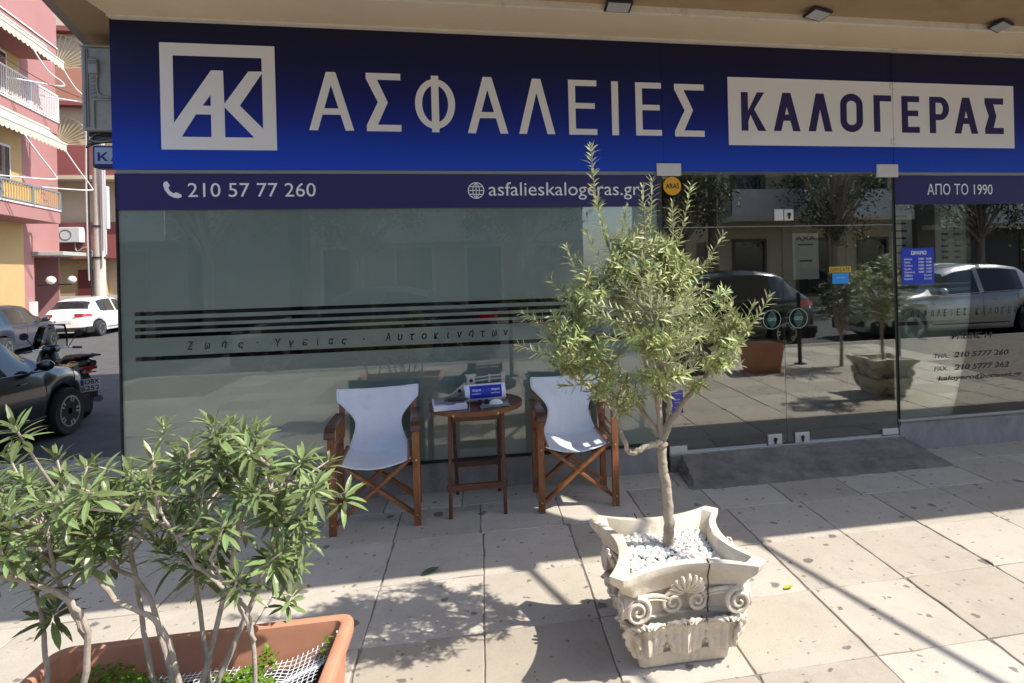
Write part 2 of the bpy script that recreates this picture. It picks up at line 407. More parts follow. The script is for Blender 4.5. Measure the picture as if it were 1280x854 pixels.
# overhanging slab: left edge slants with the side street; an invented opening, added to throw sun patches by the right chair
wedge = [(0.50, 4.28), (0.56, 4.14), (0.70, 3.90), (0.76, 3.70), (0.58, 3.68), (0.38, 3.86), (0.22, 4.06), (0.10, 4.30), (0.17, 4.38), (0.32, 4.22), (0.43, 4.15)]
H0 = 3.235
hole = [(x + .79 * (H0 + .05), y - .28 * (H0 + .05)) for x, y in wedge]
slab('soffit', [[(-1.93, 2.33), (14, 2.33), (14, 12), (-4.6, 12), (-2.487, 4.19)], hole], H0, H0 + .14, SOFF, shop)
MB().add([(-1.93, 2.335, H0 + .001), (-2.487, 4.19, H0 + .001), (-4.6, 12, H0 + .001), (-1.93 - .05, 2.3, H0), (-2.55, 4.19, H0), (-4.67, 12, H0),
          (-1.93, 2.3, H0 + .32), (-2.487, 4.19, H0 + .32), (-4.6, 12, H0 + .32), (-1.98, 2.3, H0 + .32), (-2.55, 4.19, H0 + .32), (-4.67, 12, H0 + .32)],
         [[0, 3, 4, 1], [1, 4, 5, 2], [3, 9, 10, 4], [4, 10, 11, 5], [0, 1, 7, 6], [1, 2, 8, 7], [6, 7, 10, 9], [7, 8, 11, 10], [0, 6, 9, 3]]).build('side_fascia', M('grey_fascia', (.30, .27, .24), .9, var=.2, pos=True), shop)
MB().b2(-2.275, 14, 3.945, 4.56, H0 - .035, H0 + .002).build('beam', SOFF2, shop, bevel=.004)
MB().b2(-1.9, 14, 3.915, 3.943, H0 - .046, H0 + .002).build('drip_edge', CREAM, shop, bevel=.004)
MB().b2(-2.272, 14, 4.36, 4.43, H0 - .05, H0 - .0352).build('moulding', CREAM, shop, bevel=.004)
# upper floors (carry the shade and the reflections)
MB().add([(-2.2, 4.6, H0 + .14), (14, 4.6, H0 + .14), (14, 12, H0 + .14), (-4.3, 12, H0 + .14), (-2.2, 4.6, 13), (14, 4.6, 13), (14, 12, 13), (-4.3, 12, 13)],
         [[0, 1, 5, 4], [1, 2, 6, 5], [2, 3, 7, 6], [3, 0, 4, 7], [4, 5, 6, 7]]).build('upper_wall', M('upper_render', (.42, .36, .28), .9, pos=True), shop)
MB().b2(-1.93, 14, 2.34, 2.42, H0 + .14, H0 + .9).build('balcony_parapet', M('upper_render', (.4, .35, .27)), shop)
# side wall of the shop (faces the side street, slants back)
MB().add([(-2.262, 4.50, 0), (-2.262, 4.50, H0), (-4.35, 12, 0), (-4.35, 12, H0), (-2.10, 4.50, 0), (-2.10, 4.50, H0), (-4.2, 12, 0), (-4.2, 12, H0)],
         [[0, 1, 3, 2], [4, 6, 7, 5], [0, 4, 5, 1], [2, 3, 7, 6]]).build('side_wall', PLINTH, shop)
# plinth below the glass
MB().b2(-2.28, 1.315, 4.425, 4.56, -.02, .205).build('plinth', PLINTH, shop, bevel=.004)
MB().b2(3.262, 14, 4.425, 4.56, -.02, .235).build('plinth', PLINTH, shop, bevel=.004)
MB().b2(3.25, 14, 4.405, 4.56, .2355, .255).build('sill', M('marble_sill', (.42, .39, .36), .5, var=.2, pos=True), shop, bevel=.004)
MB().b2(-2.28, 1.33, 4.41, 4.56, .2055, .218).build('sill', RUB, shop)
MB().b2(1.305, 1.337, 4.43, 4.56, 0, 2.22).build('door_post', M('dark_bronze', (.06, .06, .055), .5, .3), shop)
MB().b2(3.246, 3.262, 4.43, 4.56, 0.13, 2.22).build('door_post', M('dark_bronze', (.06, .06, .055), .5, .3), shop)
MB().b2(-2.28, 14, 4.46, 4.56, 2.205, H0 - .036).build('lintel', PLINTH, shop)
MB().b2(-2.28, 14, 4.436, 4.4595, 2.207, 2.2325).build('head_rail', M('head_rail_grey', (.34, .36, .34), .5, .3), shop)
# interior
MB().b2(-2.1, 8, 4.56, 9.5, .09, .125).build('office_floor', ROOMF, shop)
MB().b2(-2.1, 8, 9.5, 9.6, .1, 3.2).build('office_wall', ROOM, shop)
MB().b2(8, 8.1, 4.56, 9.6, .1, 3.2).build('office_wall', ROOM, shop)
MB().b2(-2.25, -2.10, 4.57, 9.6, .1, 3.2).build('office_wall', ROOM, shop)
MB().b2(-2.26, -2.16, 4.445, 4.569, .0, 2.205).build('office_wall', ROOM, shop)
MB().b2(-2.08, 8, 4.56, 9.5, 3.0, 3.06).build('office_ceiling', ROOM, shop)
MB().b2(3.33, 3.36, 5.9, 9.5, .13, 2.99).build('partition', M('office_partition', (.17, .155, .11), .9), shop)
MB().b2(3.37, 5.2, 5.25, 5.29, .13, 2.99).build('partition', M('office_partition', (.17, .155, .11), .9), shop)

# desk and things inside seen dimly
dk = thing('office_desk', 'dim office desk seen through the glass doors', 'desk', (2.3, 7.4, .125))
MB().b2(1.7, 2.9, 7.1, 7.8, .84, .87).build('desk_top', M('desk', (.12, .09, .06), .5), dk, bevel=.004)
for x in (1.75, 2.85): MB().b2(x - .02, x + .02, 7.15, 7.75, .125, .84).build('leg', M('desk', (.12, .09, .06), .5), dk)

# ------------------------------------------------------------------ the big sign
sign = thing('shop_sign', 'long blue shop fascia sign with white framed AK logo and large Greek lettering', 'sign', (1, 4.43, 2.233))
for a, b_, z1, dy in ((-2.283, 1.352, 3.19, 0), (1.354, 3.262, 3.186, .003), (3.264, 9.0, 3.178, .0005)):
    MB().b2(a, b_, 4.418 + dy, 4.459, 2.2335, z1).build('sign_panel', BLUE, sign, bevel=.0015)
ys = 4.4165
def G(ch, x0, x1, z0, z1, s):
    w = x1 - x0; h = z1 - z0; k = .6 * s; o = []; holes = []
    def arc(cx, cz, rx, rz, a0, a1, n=18): return [(cx + rx * math.cos(a0 + (a1 - a0) * i / n), cz + rz * math.sin(a0 + (a1 - a0) * i / n)) for i in range(n + 1)]
    if ch in 'AL':
        za = (w / 2 - 1.1 * s) / (w / 2 - k) * h
        xi = lambda z: 1.1 * s + (w / 2 - k) * z / h
        if ch == 'L': o = [[(0, 0), (w / 2 - k, h), (w / 2 + k, h), (w, 0), (w - 1.1 * s, 0), (w / 2, za), (1.1 * s, 0)]]
        else:
            c0 = .27 * h; c1 = c0 + .85 * s
            o = [[(0, 0), (w / 2 - k, h), (w / 2 + k, h), (w, 0), (w - 1.1 * s, 0), (w - xi(c0), c0), (xi(c0), c0), (1.1 * s, 0)], [(xi(c1), c1), (w - xi(c1), c1), (w / 2, za)]]
    elif ch == 'S':
        mm = .62 * w
        o = [[(0, h), (w, h), (w, h - .9 * s), (1.45 * s, h - .9 * s), (mm, h / 2), (1.45 * s, .9 * s), (w, .9 * s), (w, 0), (0, 0), (0, .8 * s), (mm - 1.3 * s, h / 2), (0, h - .8 * s)]]
    elif ch == 'E': o = [[(0, 0), (0, h), (w, h), (w, h - .85 * s), (s, h - .85 * s), (s, h * .53 + .4 * s), (w * .93, h * .53 + .4 * s), (w * .93, h * .53 - .4 * s), (s, h * .53 - .4 * s), (s, .85 * s), (w, .85 * s), (w, 0)]]
    elif ch == 'I': o = [[(0, 0), (0, h), (s, h), (s, 0)]]
    elif ch == 'G': o = [[(0, 0), (0, h), (w, h), (w, h - .85 * s), (s, h - .85 * s), (s, 0)]]
    elif ch == 'K': o = [[(0, 0), (0, h), (s, h), (s, .52 * h), (w - 1.25 * s, h), (w - .05 * w, h), (.52 * w, .56 * h), (w, 0), (w - 1.2 * s, 0), (.37 * w, .42 * h), (s, .24 * h), (s, 0)]]
    elif ch == 'O':
        def ro(ins):
            rx = w / 2 - ins; rz = .30 * h - ins; top = h - rz - ins; bot = rz + ins
            rx2 = rx
            return arc(w / 2, top, rx2, rz, 0, PI) + arc(w / 2, bot, rx2, rz, PI, 2 * PI)
        o = [ro(0), ro(s)[::-1]]
    elif ch == 'R':
        b0 = .36 * h; r = (h - b0) / 2; cz = h - r; cx = w - r * .9
        o = [[(0, 0), (0, h)] + arc(cx, cz, r * .9, r, PI / 2, -PI / 2, 14) + [(s, b0), (s, 0)]]
        r2 = r - .85 * s
        o.append([(s, cz - r2), (s, cz + r2)] + arc(cx, cz, r * .9 - s, r2, PI / 2, -PI / 2, 12))
    elif ch == 'F':
        cx = w / 2; cz = h / 2; rz = .44 * h; ri = w / 2 - s * .95; rzi = rz - s * .85; hs = s / 2
        def part(sg):
            ao = math.acos(min(1, hs / (w / 2))); ai = math.acos(min(1, hs / ri))
            po = arc(0, 0, w / 2, rz, ao, -ao, 20); pi_ = arc(0, 0, ri, rzi, -ai, ai, 20)
            return [(cx + sg * x, cz + z) for x, z in po + pi_]
        zo = rz * math.sin(math.acos(hs / (w / 2))); zi = rzi * math.sin(math.acos(hs / ri))
        # one outline: stem joined to both bowls
        R_ = arc(0, 0, w / 2, rz, math.acos(hs / (w / 2)), -math.acos(hs / (w / 2)), 22)
        outer = [(cx + x, cz + z) for x, z in R_] + [(cx + hs, 0), (cx - hs, 0)] + [(cx - x, cz + z) for x, z in R_[::-1]] + [(cx - hs, h), (cx + hs, h)]
        I_ = arc(0, 0, ri, rzi, math.acos(hs / ri), -math.acos(hs / ri), 20)
        o = [outer, [(cx + x, cz + z) for x, z in I_], [(cx - x, cz + z) for x, z in I_]]
    return [[(x0 + p[0], z0 + p[1]) for p in lp] for lp in o]
for t in (('A', -1.105, -0.819, 2.498, 2.892), ('S', -0.737, -0.511, 2.497, 2.894), ('F', -0.417, -0.147, 2.496, 2.888), ('A', -0.064, 0.217, 2.493, 2.890),
          ('L', 0.293, 0.551, 2.494, 2.888), ('E', 0.652, 0.859, 2.493, 2.889), ('I', 0.970, 1.024, 2.493, 2.887), ('E', 1.150, 1.347, 2.494, 2.885), ('S', 1.449, 1.680, 2.491, 2.883)):
    flat('letter', G(*t, .050), ys - .0015 if t[1] < 1.3 else ys, .0035 if t[1] < 1.3 else .004, WHITE, sign)
flat('white_box', [[(1.871, 2.431), (4.384, 2.431), (4.384, 2.947), (1.871, 2.947)]], ys - .0015, .0035, WHITE, sign)
for t in (('K', 1.975, 2.176, 2.541, 2.835), ('A', 2.238, 2.460, 2.543, 2.838), ('L', 2.528, 2.729, 2.545, 2.840), ('O', 2.801, 2.997, 2.543, 2.846), ('G', 3.092, 3.249, 2.549, 2.840),
          ('E', 3.340, 3.500, 2.546, 2.840), ('R', 3.592, 3.772, 2.546, 2.840), ('A', 3.819, 4.039, 2.546, 2.840), ('S', 4.106, 4.283, 2.547, 2.841)):
    flat('letter', G(*t, .056), ys - .003, .0013, NAVYL, sign)
lg = flat('logo_frame', [[(-1.998, 3.05), (-1.31, 3.05), (-1.308, 2.36), (-1.999, 2.36)],
      # openings left by the monogram
      [(-1.922, 2.969), (-1.391, 2.969), (-1.3905, 2.880), (-1.473, 2.878), (-1.622, 2.662), (-1.626, 2.879), (-1.697, 2.879), (-1.923, 2.531)],
      [(-1.3905, 2.868), (-1.529, 2.652), (-1.3905, 2.502)],
      [(-1.622, 2.640), (-1.446, 2.443), (-1.622, 2.443)],
      [(-1.880, 2.443), (-1.793, 2.590), (-1.703, 2.590), (-1.703, 2.443)],
      [(-1.752, 2.647), (-1.703, 2.719), (-1.703, 2.647)]], ys - .0015, .0035, WHITE, sign)
CLIP = M('joint_mark', (.30, .30, .30), .6)
for x, z in ((3.262, 2.912), (3.262, 2.474)):
    MB().b2(x - .022, x + .024, ys - .0030, ys - .0016, z + .019, z + .022).b2(x - .022, x - .019, ys - .0030, ys - .0016, z - .02, z + .0188).b2(x - .0188, x + .024, ys - .0030, ys - .0016, z - .022, z - .019).build('bracket_mark', CLIP, sign)
MB().b2(3.2615, 3.2635, ys - .0032, ys - .00155, 2.431, 2.947).build('panel_joint', CLIP, sign)

# ------------------------------------------------------------------ banners over the glass
def banner(x0, x1, label):
    t = thing('window_banner', label, 'banner', ((x0 + x1) / 2, 4.43, 1.97))
    MB().b2(x0, x1, 4.4225, 4.4265, 1.972, 2.203).build('banner_film', NAVY, t)
    return t
b1 = banner(-2.268, 1.303, 'dark navy strip with white phone number and web address over frosted window')
yb = 4.4222
text('lettering', '210 57 77 260', -1.854, -1.075, 2.053, 2.145, yb, WHITE2, b1, bold=.0)
text('lettering', 'asfalieskalogeras.gr', .069, 1.165, 2.024, 2.150, yb, WHITE2, b1, bold=.0)
# phone glyph
def arcp(cx, cz, r, a0, a1, n): return [(cx + r * math.cos(math.radians(a0 + (a1 - a0) * i / n)), cz + r * math.sin(math.radians(a0 + (a1 - a0) * i / n))) for i in range(n + 1)]
ph = [(-1.992, 2.150), (-1.974, 2.156), (-1.958, 2.128), (-1.968, 2.113), (-1.957, 2.092), (-1.938, 2.078), (-1.922, 2.085), (-1.893, 2.070), (-1.890, 2.056), (-1.908, 2.046), (-1.935, 2.049), (-1.965, 2.066), (-1.988, 2.098), (-1.998, 2.130)]
flat('phone_icon', [ph], yb - .0012, .0012, WHITE2, b1)
gc = (-.018, 2.092); 
gl = MB()
def ring(mb, cx, cz, rx, rz, w, y, n=28, dy=.0012):
    for i in range(n):
        a = 2 * PI * i / n; b_ = 2 * PI * (i + 1) / n
        q = [(cx + (rx + s_) * math.cos(t), cz + (rz + s_) * math.sin(t)) for t, s_ in ((a, 0), (b_, 0), (b_, -w), (a, -w))]
        mb.add([(p[0], y, p[1]) for p in q] + [(p[0], y - dy, p[1]) for p in q], [[0, 1, 2, 3], [7, 6, 5, 4], [0, 4, 5, 1], [2, 6, 7, 3]])
ring(gl, *gc, .057, .058, .007, yb)
ring(gl, *gc, .026, .051, .006, yb)
for dx, dz, sx, sz in ((0, 0, .0032, .05), (0, 0, .05, .003), (0, .027, .042, .003), (0, -.027, .042, .003)):
    gl.b2(gc[0] + dx - sx, gc[0] + dx + sx, yb - .0016, yb - .0004, gc[1] + dz - sz, gc[1] + dz + sz)
gl.build('globe_icon', WHITE2, b1)
b2 = banner(3.268, 9.0, 'dark navy strip reading ΑΠΟ ΤΟ 1990 over the right window')
text('lettering', 'ΑΠΟ ΤΟ 1990', 3.561, 4.168, 2.048, 2.138, yb, WHITE2, b2, bold=.0)

# ------------------------------------------------------------------ left window
lw = thing('shop_window', 'large frosted shop window with dark stripes and Greek insurance words behind the two chairs', 'window', (-.5, 4.44, .22))
MB().b2(-2.268, 1.303, 4.428, 4.438, .218, 2.206).build('glass_pane', GLASS, lw)
bands = [(1.292, 1.317), (1.239, 1.265), (1.193, 1.217), (1.147, 1.172), (1.001, 1.028)]
def film(x0, x1, z0, zt, parent, xs, name='frosted_film', mt=None):
    mt = mt or FROST
    edges = [zt] + [v for bd in bands for v in (bd[1], bd[0])] + [z0]
    for i in range(0, len(edges), 2):
        MB().b2(x0, x1, 4.4395, 4.441, edges[i + 1], edges[i]).build(name, mt, parent)
    for a, b_ in bands:
        MB().b2(x0, xs, 4.4395, 4.441, a, b_).build(name, mt, parent)
film(-2.266, 1.300, .219, 2.2, lw, -2.19)
def word(s, x0, x1, zc, h, parent, y=4.4393, mat=None):
    n = len(s)
    for i, ch in enumerate(s):
        if ch == ' ': continue
        cx = x0 + (x1 - x0) * i / max(1, n - 1)
        h_ = h; hh = h * (1.05 if (ch.isupper()) else .78); ww = h * (.62 if ch not in 'ιΙί' else .2)
        z0 = zc - h / 2
        if ch in 'ήίέ': hh = h * 1.02
        if ch in 'γρς': z0 -= h * .18; hh = h * .86
        if ch in '·': hh = h * .2; ww = h * .2; z0 = zc - .1 * h
        text('lettering', ch, cx - ww / 2, cx + ww / 2, z0, z0 + hh, y - .0115, mat or FILMTXT, parent, bold=.014, depth=.0008, shear=.18)
word('Ζωής', -1.865, -1.563, 1.088, .052, lw)
word('·', -1.463, -1.463, 1.09, .052, lw)
word('Υγείας', -1.335, -.92, 1.083, .052, lw)
word('·', -.793, -.793, 1.083, .052, lw)
word('Αυτοκινήτων', -.635, .165, 1.090, .054, lw)
CUR = M('grey_curtain', (.2, .22, .21), .9)
# ------------------------------------------------------------------ right window
rw = thing('shop_window', 'right shop window with posters inside and address lettering above marble sill', 'window', (4, 4.44, .256))
MB().b2(3.268, 9.0, 4.428, 4.438, .256, 2.206).build('glass_pane', GLASSD, rw)
FROSTR = M('frosted_film_right', (.42, .50, .46), .5)
edges = [1.001 - .004, .257]
MB().b2(3.272, 9, 4.4395, 4.441, .257, 1.000).build('frosted_film', FROSTR, rw)
FS = glass_mat('sheer_film', (.62, .68, .64), .0, .5)
MB().b2(3.272, 9, 4.4395, 4.441, 1.028, 1.147).build('frosted_film', FROSTR, rw)
for a, b_ in ((1.172, 1.193), (1.217, 1.239), (1.265, 1.292), (1.317, 1.335)):
    MB().b2(3.272, 9, 4.4395, 4.441, a, b_).build('frosted_film', FROSTR, rw)
word('ΑΣΦΑΛΕΙΕΣ', 3.40, 3.885, 1.09, .052, rw)
word('ΚΑΛΟΓΕΡΑΣ', 4.00, 4.49, 1.09, .052, rw)
yt = 4.4278
text('lettering', 'ΡΑΒΙΝΕ 14', 3.756, 4.134, .871, .922, yt, FILMTXT, rw, bold=.022, shear=.2)
text('lettering', 'ΤΗΛ.:', 3.590, 3.735, .724, .760, yt, M('grey_lettering', (.05, .065, .06), .5), rw, bold=.0, shear=.2)
text('lettering', '210 5777 260', 3.775, 4.290, .722, .768, yt, FILMTXT, rw, bold=.022, shear=.2)
text('lettering', 'FAX.:', 3.587, 3.735, .620, .656, yt, M('grey_lettering', (.05, .065, .06), .5), rw, bold=.0, shear=.2)
text('lettering', '210 5777 262', 3.775, 4.290, .620, .665, yt, FILMTXT, rw, bold=.022, shear=.2)
text('lettering', 'kaloyero@otenet.gr', 3.62, 4.42, .530, .580, yt, FILMTXT, rw, bold=.022, shear=.2)
MB().b2(-2.275, -2.267, 4.42, 4.445, .2, 2.205).build('edge_trim', RUB, lw)
MB().b2(3.2635, 3.268, 4.42, 4.445, .2, 2.205).build('edge_trim', RUB, rw)

# ------------------------------------------------------------------ glass doors
dr = thing('glass_door', 'frameless double glass door with small steel patch fittings at the shop entrance', 'door', (2.29, 4.43, .13))
LT = 1.81
def leaf(x0, x1):
    g_ = MB().b2(x0, x1, 4.428, 4.440, .142, LT).build('door_leaf', GLASSD, dr); return g_
l1 = leaf(1.341, 2.290); l2 = leaf(2.294, 3.243)
tr_ = MB().b2(1.341, 3.243, 4.4283, 4.4397, LT + .004, 2.224).build('transom_pane', GLASSD, dr)
MB().b2(1.341, 3.243, 4.4275, 4.4405, LT + .0005, LT + .0035).build('glass_edge', M('glass_edge', (.50, .56, .52), .3), dr)
MB().b2(2.2907, 2.2933, 4.4275, 4.4405, .142, LT).build('door_gap', M('gap_dark', (.03, .04, .035), .5), dr)
MB().b2(1.341, 3.243, 4.405, 4.46, .118, .137).build('threshold', ALU, dr, bevel=.002)
def patch(x0, x1, z0, z1, parent, lock=False, d=.016):
    p = MB().b2(x0, x1, 4.4275 - d, 4.4275, z0, z1).build('patch_fitting', PATCH, parent, bevel=.003)
    if lock:
        c = ((x0 + x1) / 2, 4.4275 - d - .006, (z0 + z1) / 2 + .002)
        MB().lathe([(.012, -.005), (.016, 0), (.012, .006)], c, 14, 'y').build('lock', BLACK, p, smooth=True)
        MB().b2(c[0] - .007, c[0] + .007, c[1] - .003, c[1] + .01, c[2] - .032, c[2] - .006).build('lock', BLACK, p)
patch(1.298, 1.486, 2.197, 2.289, dr, d=.02); patch(3.105, 3.293, 2.190, 2.292, dr, d=.02)
patch(2.227, 2.298, 1.855, 1.941, dr); patch(2.306, 2.382, 1.855, 1.940, dr, True)
patch(1.346, 1.481, .137, .186, l1); patch(2.129, 2.243, .139, .217, l1, True)
patch(2.354, 2.471, .139, .217, l2, True); patch(3.105, 3.241, .142, .190, l2)
MB().b2(1.35, 2.12, 4.4235, 4.4275, .1375, .150).build('bottom_rail', ALU, l1)
MB().b2(2.48, 3.10, 4.4235, 4.4275, .1375, .150).build('bottom_rail', ALU, l2)
# stickers on the doors
GEO = M('green_ring_print', (.10, .22, .16), .4); GEOW = M('pale_print', (.32, .42, .38), .4)
for cx, cz, rx, gp, wh in ((2.19, 1.096, .075, l1, 'left'), (2.41, 1.097, .078, l2, 'right')):
    s_ = thing('round_sticker', 'round green ringed GEO sticker on the %s glass door leaf' % wh, 'sticker', (cx, 4.426, cz - rx), group='GEO stickers on the doors')
    mb = MB(); ring(mb, cx, cz, rx, rx, .005, 4.4272)
    mb.build('ring', GEOW, s_)
    mb = MB(); ring(mb, cx - .035, cz, rx * .86, rx * .96, .003, 4.4262, 28, .0006); mb.build('ring', GEO, s_)
    # pointed leaf drop
    d_ = []
    for i in range(13):
        t = i / 12; d_.append((cx - .001 - math.sin(PI * t) * .04, cz - .068 + .136 * t))
    for i in range(13):
        t = 1 - i / 12; d_.append((cx + .001 + math.sin(PI * t) * .04, cz - .068 + .136 * t))
    flat('leaf_mark', [d_], 4.4258, .0006, M('dark_green_print', (.02, .075, .055), .4), s_)
    text('lettering', 'GEO', cx - .035, cx + .035, cz - .012, cz + .014, 4.4257, GEOW, s_, bold=.02, depth=.0006)
s_ = thing('round_sticker', 'round orange ARAS alarm sticker at top left of the glass doors', 'sticker', (1.419, 4.426, 2.056))
MB().lathe([(.069, 0), (.069, .001)], (1.419, 4.4262, 2.122), 32, 'y').build('disc', M('orange_print', (.80, .42, .02), .5), s_)
text('lettering', 'ARAS', 1.368, 1.470, 2.103, 2.142, 4.4259, BLACK, s_, bold=.02, depth=.0008)
s_ = thing('push_sign', 'small yellow ΩΘΗΣΑΤΕ push sign on the right glass door leaf', 'sign', (2.774, 4.426, 1.443))
MB().b2(2.681, 2.868, 4.4262, 4.4272, 1.443, 1.488).build('label', M('yellow_print', (.62, .42, .03), .5), s_)
text('lettering', 'ΩΘΗΣΑΤΕ', 2.692, 2.857, 1.451, 1.480, 4.426, BLACK, s_, bold=.01, depth=.0008)
s_ = thing('blue_notice', 'small bright blue notice stuck below the yellow push sign', 'sticker', (2.776, 4.426, 1.354))
MB().b2(2.706, 2.846, 4.4262, 4.4272, 1.354, 1.438).build('paper', M('sky_blue_print', (.03, .30, .75), .5), s_)
MB().b2(2.74, 2.812, 4.4256, 4.4262, 1.398, 1.404).build('print_line', M('pale_blue_print', (.3, .6, .85), .5), s_)
s_ = thing('notice', 'small purple notice low on the left glass door leaf behind the tree trunk', 'sticker', (1.418, 4.426, .428))
MB().b2(1.376, 1.461, 4.4262, 4.4272, .428, .596).build('paper', M('violet_print', (.10, .08, .38), .5), s_)
mb = MB()
for z, w in ((.575, .03), (.53, .018), (.508, .024), (.47, .03), (.455, .02)): mb.b2(1.4185 - w, 1.4185 + w, 4.4255, 4.4262, z - .004, z + .004)
mb.build('print_line', M('pale_violet_print', (.35, .33, .65), .5), s_)
# opening hours
s_ = thing('hours_sign', 'royal blue opening hours sign headed ΩΡΑΡΙΟ on the right window', 'sign', (3.46, 4.426, 1.333))
MB().b2(3.316, 3.607, 4.4262, 4.4275, 1.333, 1.619).build('panel', M('royal_print', (.012, .05, .50), .45), s_)
HW = M('white_print', (.85, .86, .92), .5)
text('lettering', 'ΩΡΑΡΙΟ', 3.402, 3.541, 1.566, 1.598, 4.426, HW, s_, bold=.03, depth=.0008)
for i, (d_, hrs) in enumerate((('Δευτέρα', '10:00 - 16:00'), ('Τρίτη', '10:00 - 16:00'), ('Τετάρτη', '10:00 - 16:00'), ('Πέμπτη', '10:00 - 16:00'), ('Παρασκευή', '10:00 - 15:00'), ('Σάββατο', 'Κλειστά'), ('Κυριακή', 'Κλειστά'))):
    z = 1.528 - i * .0265; wd = .0105 * len(d_)
    text('lettering', d_, 3.338, 3.338 + wd, z - .006, z + .014, 4.426, HW, s_, bold=.015, depth=.0008)
    text('lettering', hrs, 3.468 if i < 5 else 3.517, 3.585, z - .002, z + .014, 4.426, HW, s_, bold=.02, depth=.0008)

# posters hanging inside
def poster(x0, x1, z0, z1, y, label, head, rows, two=False, base=(.80, .81, .77)):
    t = thing('poster', label, 'poster', ((x0 + x1) / 2, y, z0))
    MB().b2(x0, x1, y, y + .006, z0, z1).build('paper', M('poster_paper', base, .7), t)
    PR = M('poster_ink', (.04, .05, .09), .6)
    text('lettering', head, x0 + .1 * (x1 - x0), x0 + .9 * (x1 - x0), z1 - .16 * (z1 - z0), z1 - .06 * (z1 - z0), y - .0005, PR, t, bold=.02)
    mb = MB(); rr = random.Random(int(x0 * 100))
    for i in range(rows):
        z = z1 - (z1 - z0) * (.25 + .7 * i / rows)
        for c in ((.3, .7) if two else (.5,)):
            w = (x1 - x0) * (.13 if two else .3) * rr.uniform(.6, 1); cx = x0 + (x1 - x0) * c
            mb.b2(cx - w, cx + w, y - .001, y - .0002, z - .008, z + .008)
    mb.build('print_line', PR, t)
poster(3.34, 3.55, 1.50, 2.02, 4.60, 'tall white poster with a blue rosette hanging inside the right window, nearest the door', 'Ειδικός', 6)
poster(3.82, 4.12, 1.46, 2.03, 4.66, 'white poster listing insurers in two columns inside the right window', 'AXA', 8, True)
poster(2.66, 2.90, 1.38, 1.78, 4.95, 'pale poster on a stand inside behind the glass doors', 'AXA', 2, False, (.5, .65, .72))
pf = thing('picture_frame', 'small dark framed picture on the inner wall at right edge of window', 'picture', (4.72, 5.2, 1.85))
MB().b2(4.60, 4.84, 5.18, 5.2, 1.87, 2.12).build('frame', BLACK, pf); MB().b2(4.62, 4.82, 5.175, 5.18, 1.89, 2.10).build('picture', M('dim_picture', (.12, .11, .09), .5), pf)

# ------------------------------------------------------------------ ramp
rp = MB()
def rampf(u, v):
    # u along door, v from wall to foot
    x = 1.40 + (3.33 - 1.40) * u + (.0 if u < .5 else .10 * v) - (.03 * v if u < .5 else 0)
    y = 4.405 - .40 * v
    z = .105 * (1 - v) ** 1.1 + .018 * (1 - v * .5)
    if u < .02 or u > .98: z = z * .35 - .004 if v > 0.05 else z * .5
    if v > .97: z = -.004
    if .45 < u < .80 and .08 < v < .78: z += .010 * math.sin(v * 2 * PI * 7.5)
    z += noise.noise(Vector((x * 5, y * 5, 0))) * .014 * (1 - v) + noise.noise(Vector((x * 17, y * 17, 3))) * .006
    x += noise.noise(Vector((u * 9, v * 9, 7))) * .02; y += (noise.noise(Vector((u * 14, v * 3, 9))) * .022 + noise.noise(Vector((u * 50, v * 3, 2))) * .010) * v
    return Vector((x, y, max(z, -.006)))
rp.grid(rampf, 150, 90)
rp = rp.build('entrance_ramp', CONC, smooth=True, fixn=False); tag(rp, 'rough dark cement ramp with ribbed centre in front of the glass doors', 'ramp')
MB().b2(1.345, 3.24, 4.40, 4.56, -.01, .118).build('step', CONC, shop)

# ------------------------------------------------------------------ floodlights under the overhang
def flood(x, y, lab, rz):
    t = thing('floodlight', lab, 'floodlight', (x, y, H0), rz, group='black floodlights under the overhang')
    R = Matrix.Rotation(math.radians(-12), 3, 'X')
    MB().box((0, 0, -.030), (.175, .12, .016), R).build('housing', BLACK, t, bevel=.006, world=False)
    MB().box((0, -.002, -.0395), (.145, .092, .003), R).build('lens', M('lamp_lens', (.45, .45, .43), .2), t, world=False)
    MB().box((0, .02, -.012), (.05, .03, .024)).build('bracket', BLACK, t, world=False)
flood(.91, 3.87, 'black floodlight under the overhang above the letters, leftmost of three', 0)
flood(2.28, 3.83, 'black floodlight above the white name box, middle of the three', .35)
flood(3.74, 3.86, 'black floodlight at top right edge, rightmost of three', .45)

# awning arms reaching out from the slab edge (their shadows cross the pavement)
for x, kx, lab in ((2.757, .36, 'thin steel awning arm reaching out from the overhang edge, left one'), (4.02, .26, 'thin steel awning arm reaching out from the overhang edge, right one')):
    t = thing('steel_bracket', lab, 'bracket', (x, 2.33, H0), group='awning arms on the overhang')
    MB().tube([(x, 2.33, H0 + .02), (x + kx * 1.5, .83, H0 - .02), (x + kx * 3, -.67, H0 - .06)], .019, 8).build('arm', ALU, t)
    MB().lathe([(.045, -.04), (.055, 0), (.045, .04)], (x, 2.31, H0 + .02), 12, 'x').build('hinge', ALU, t)

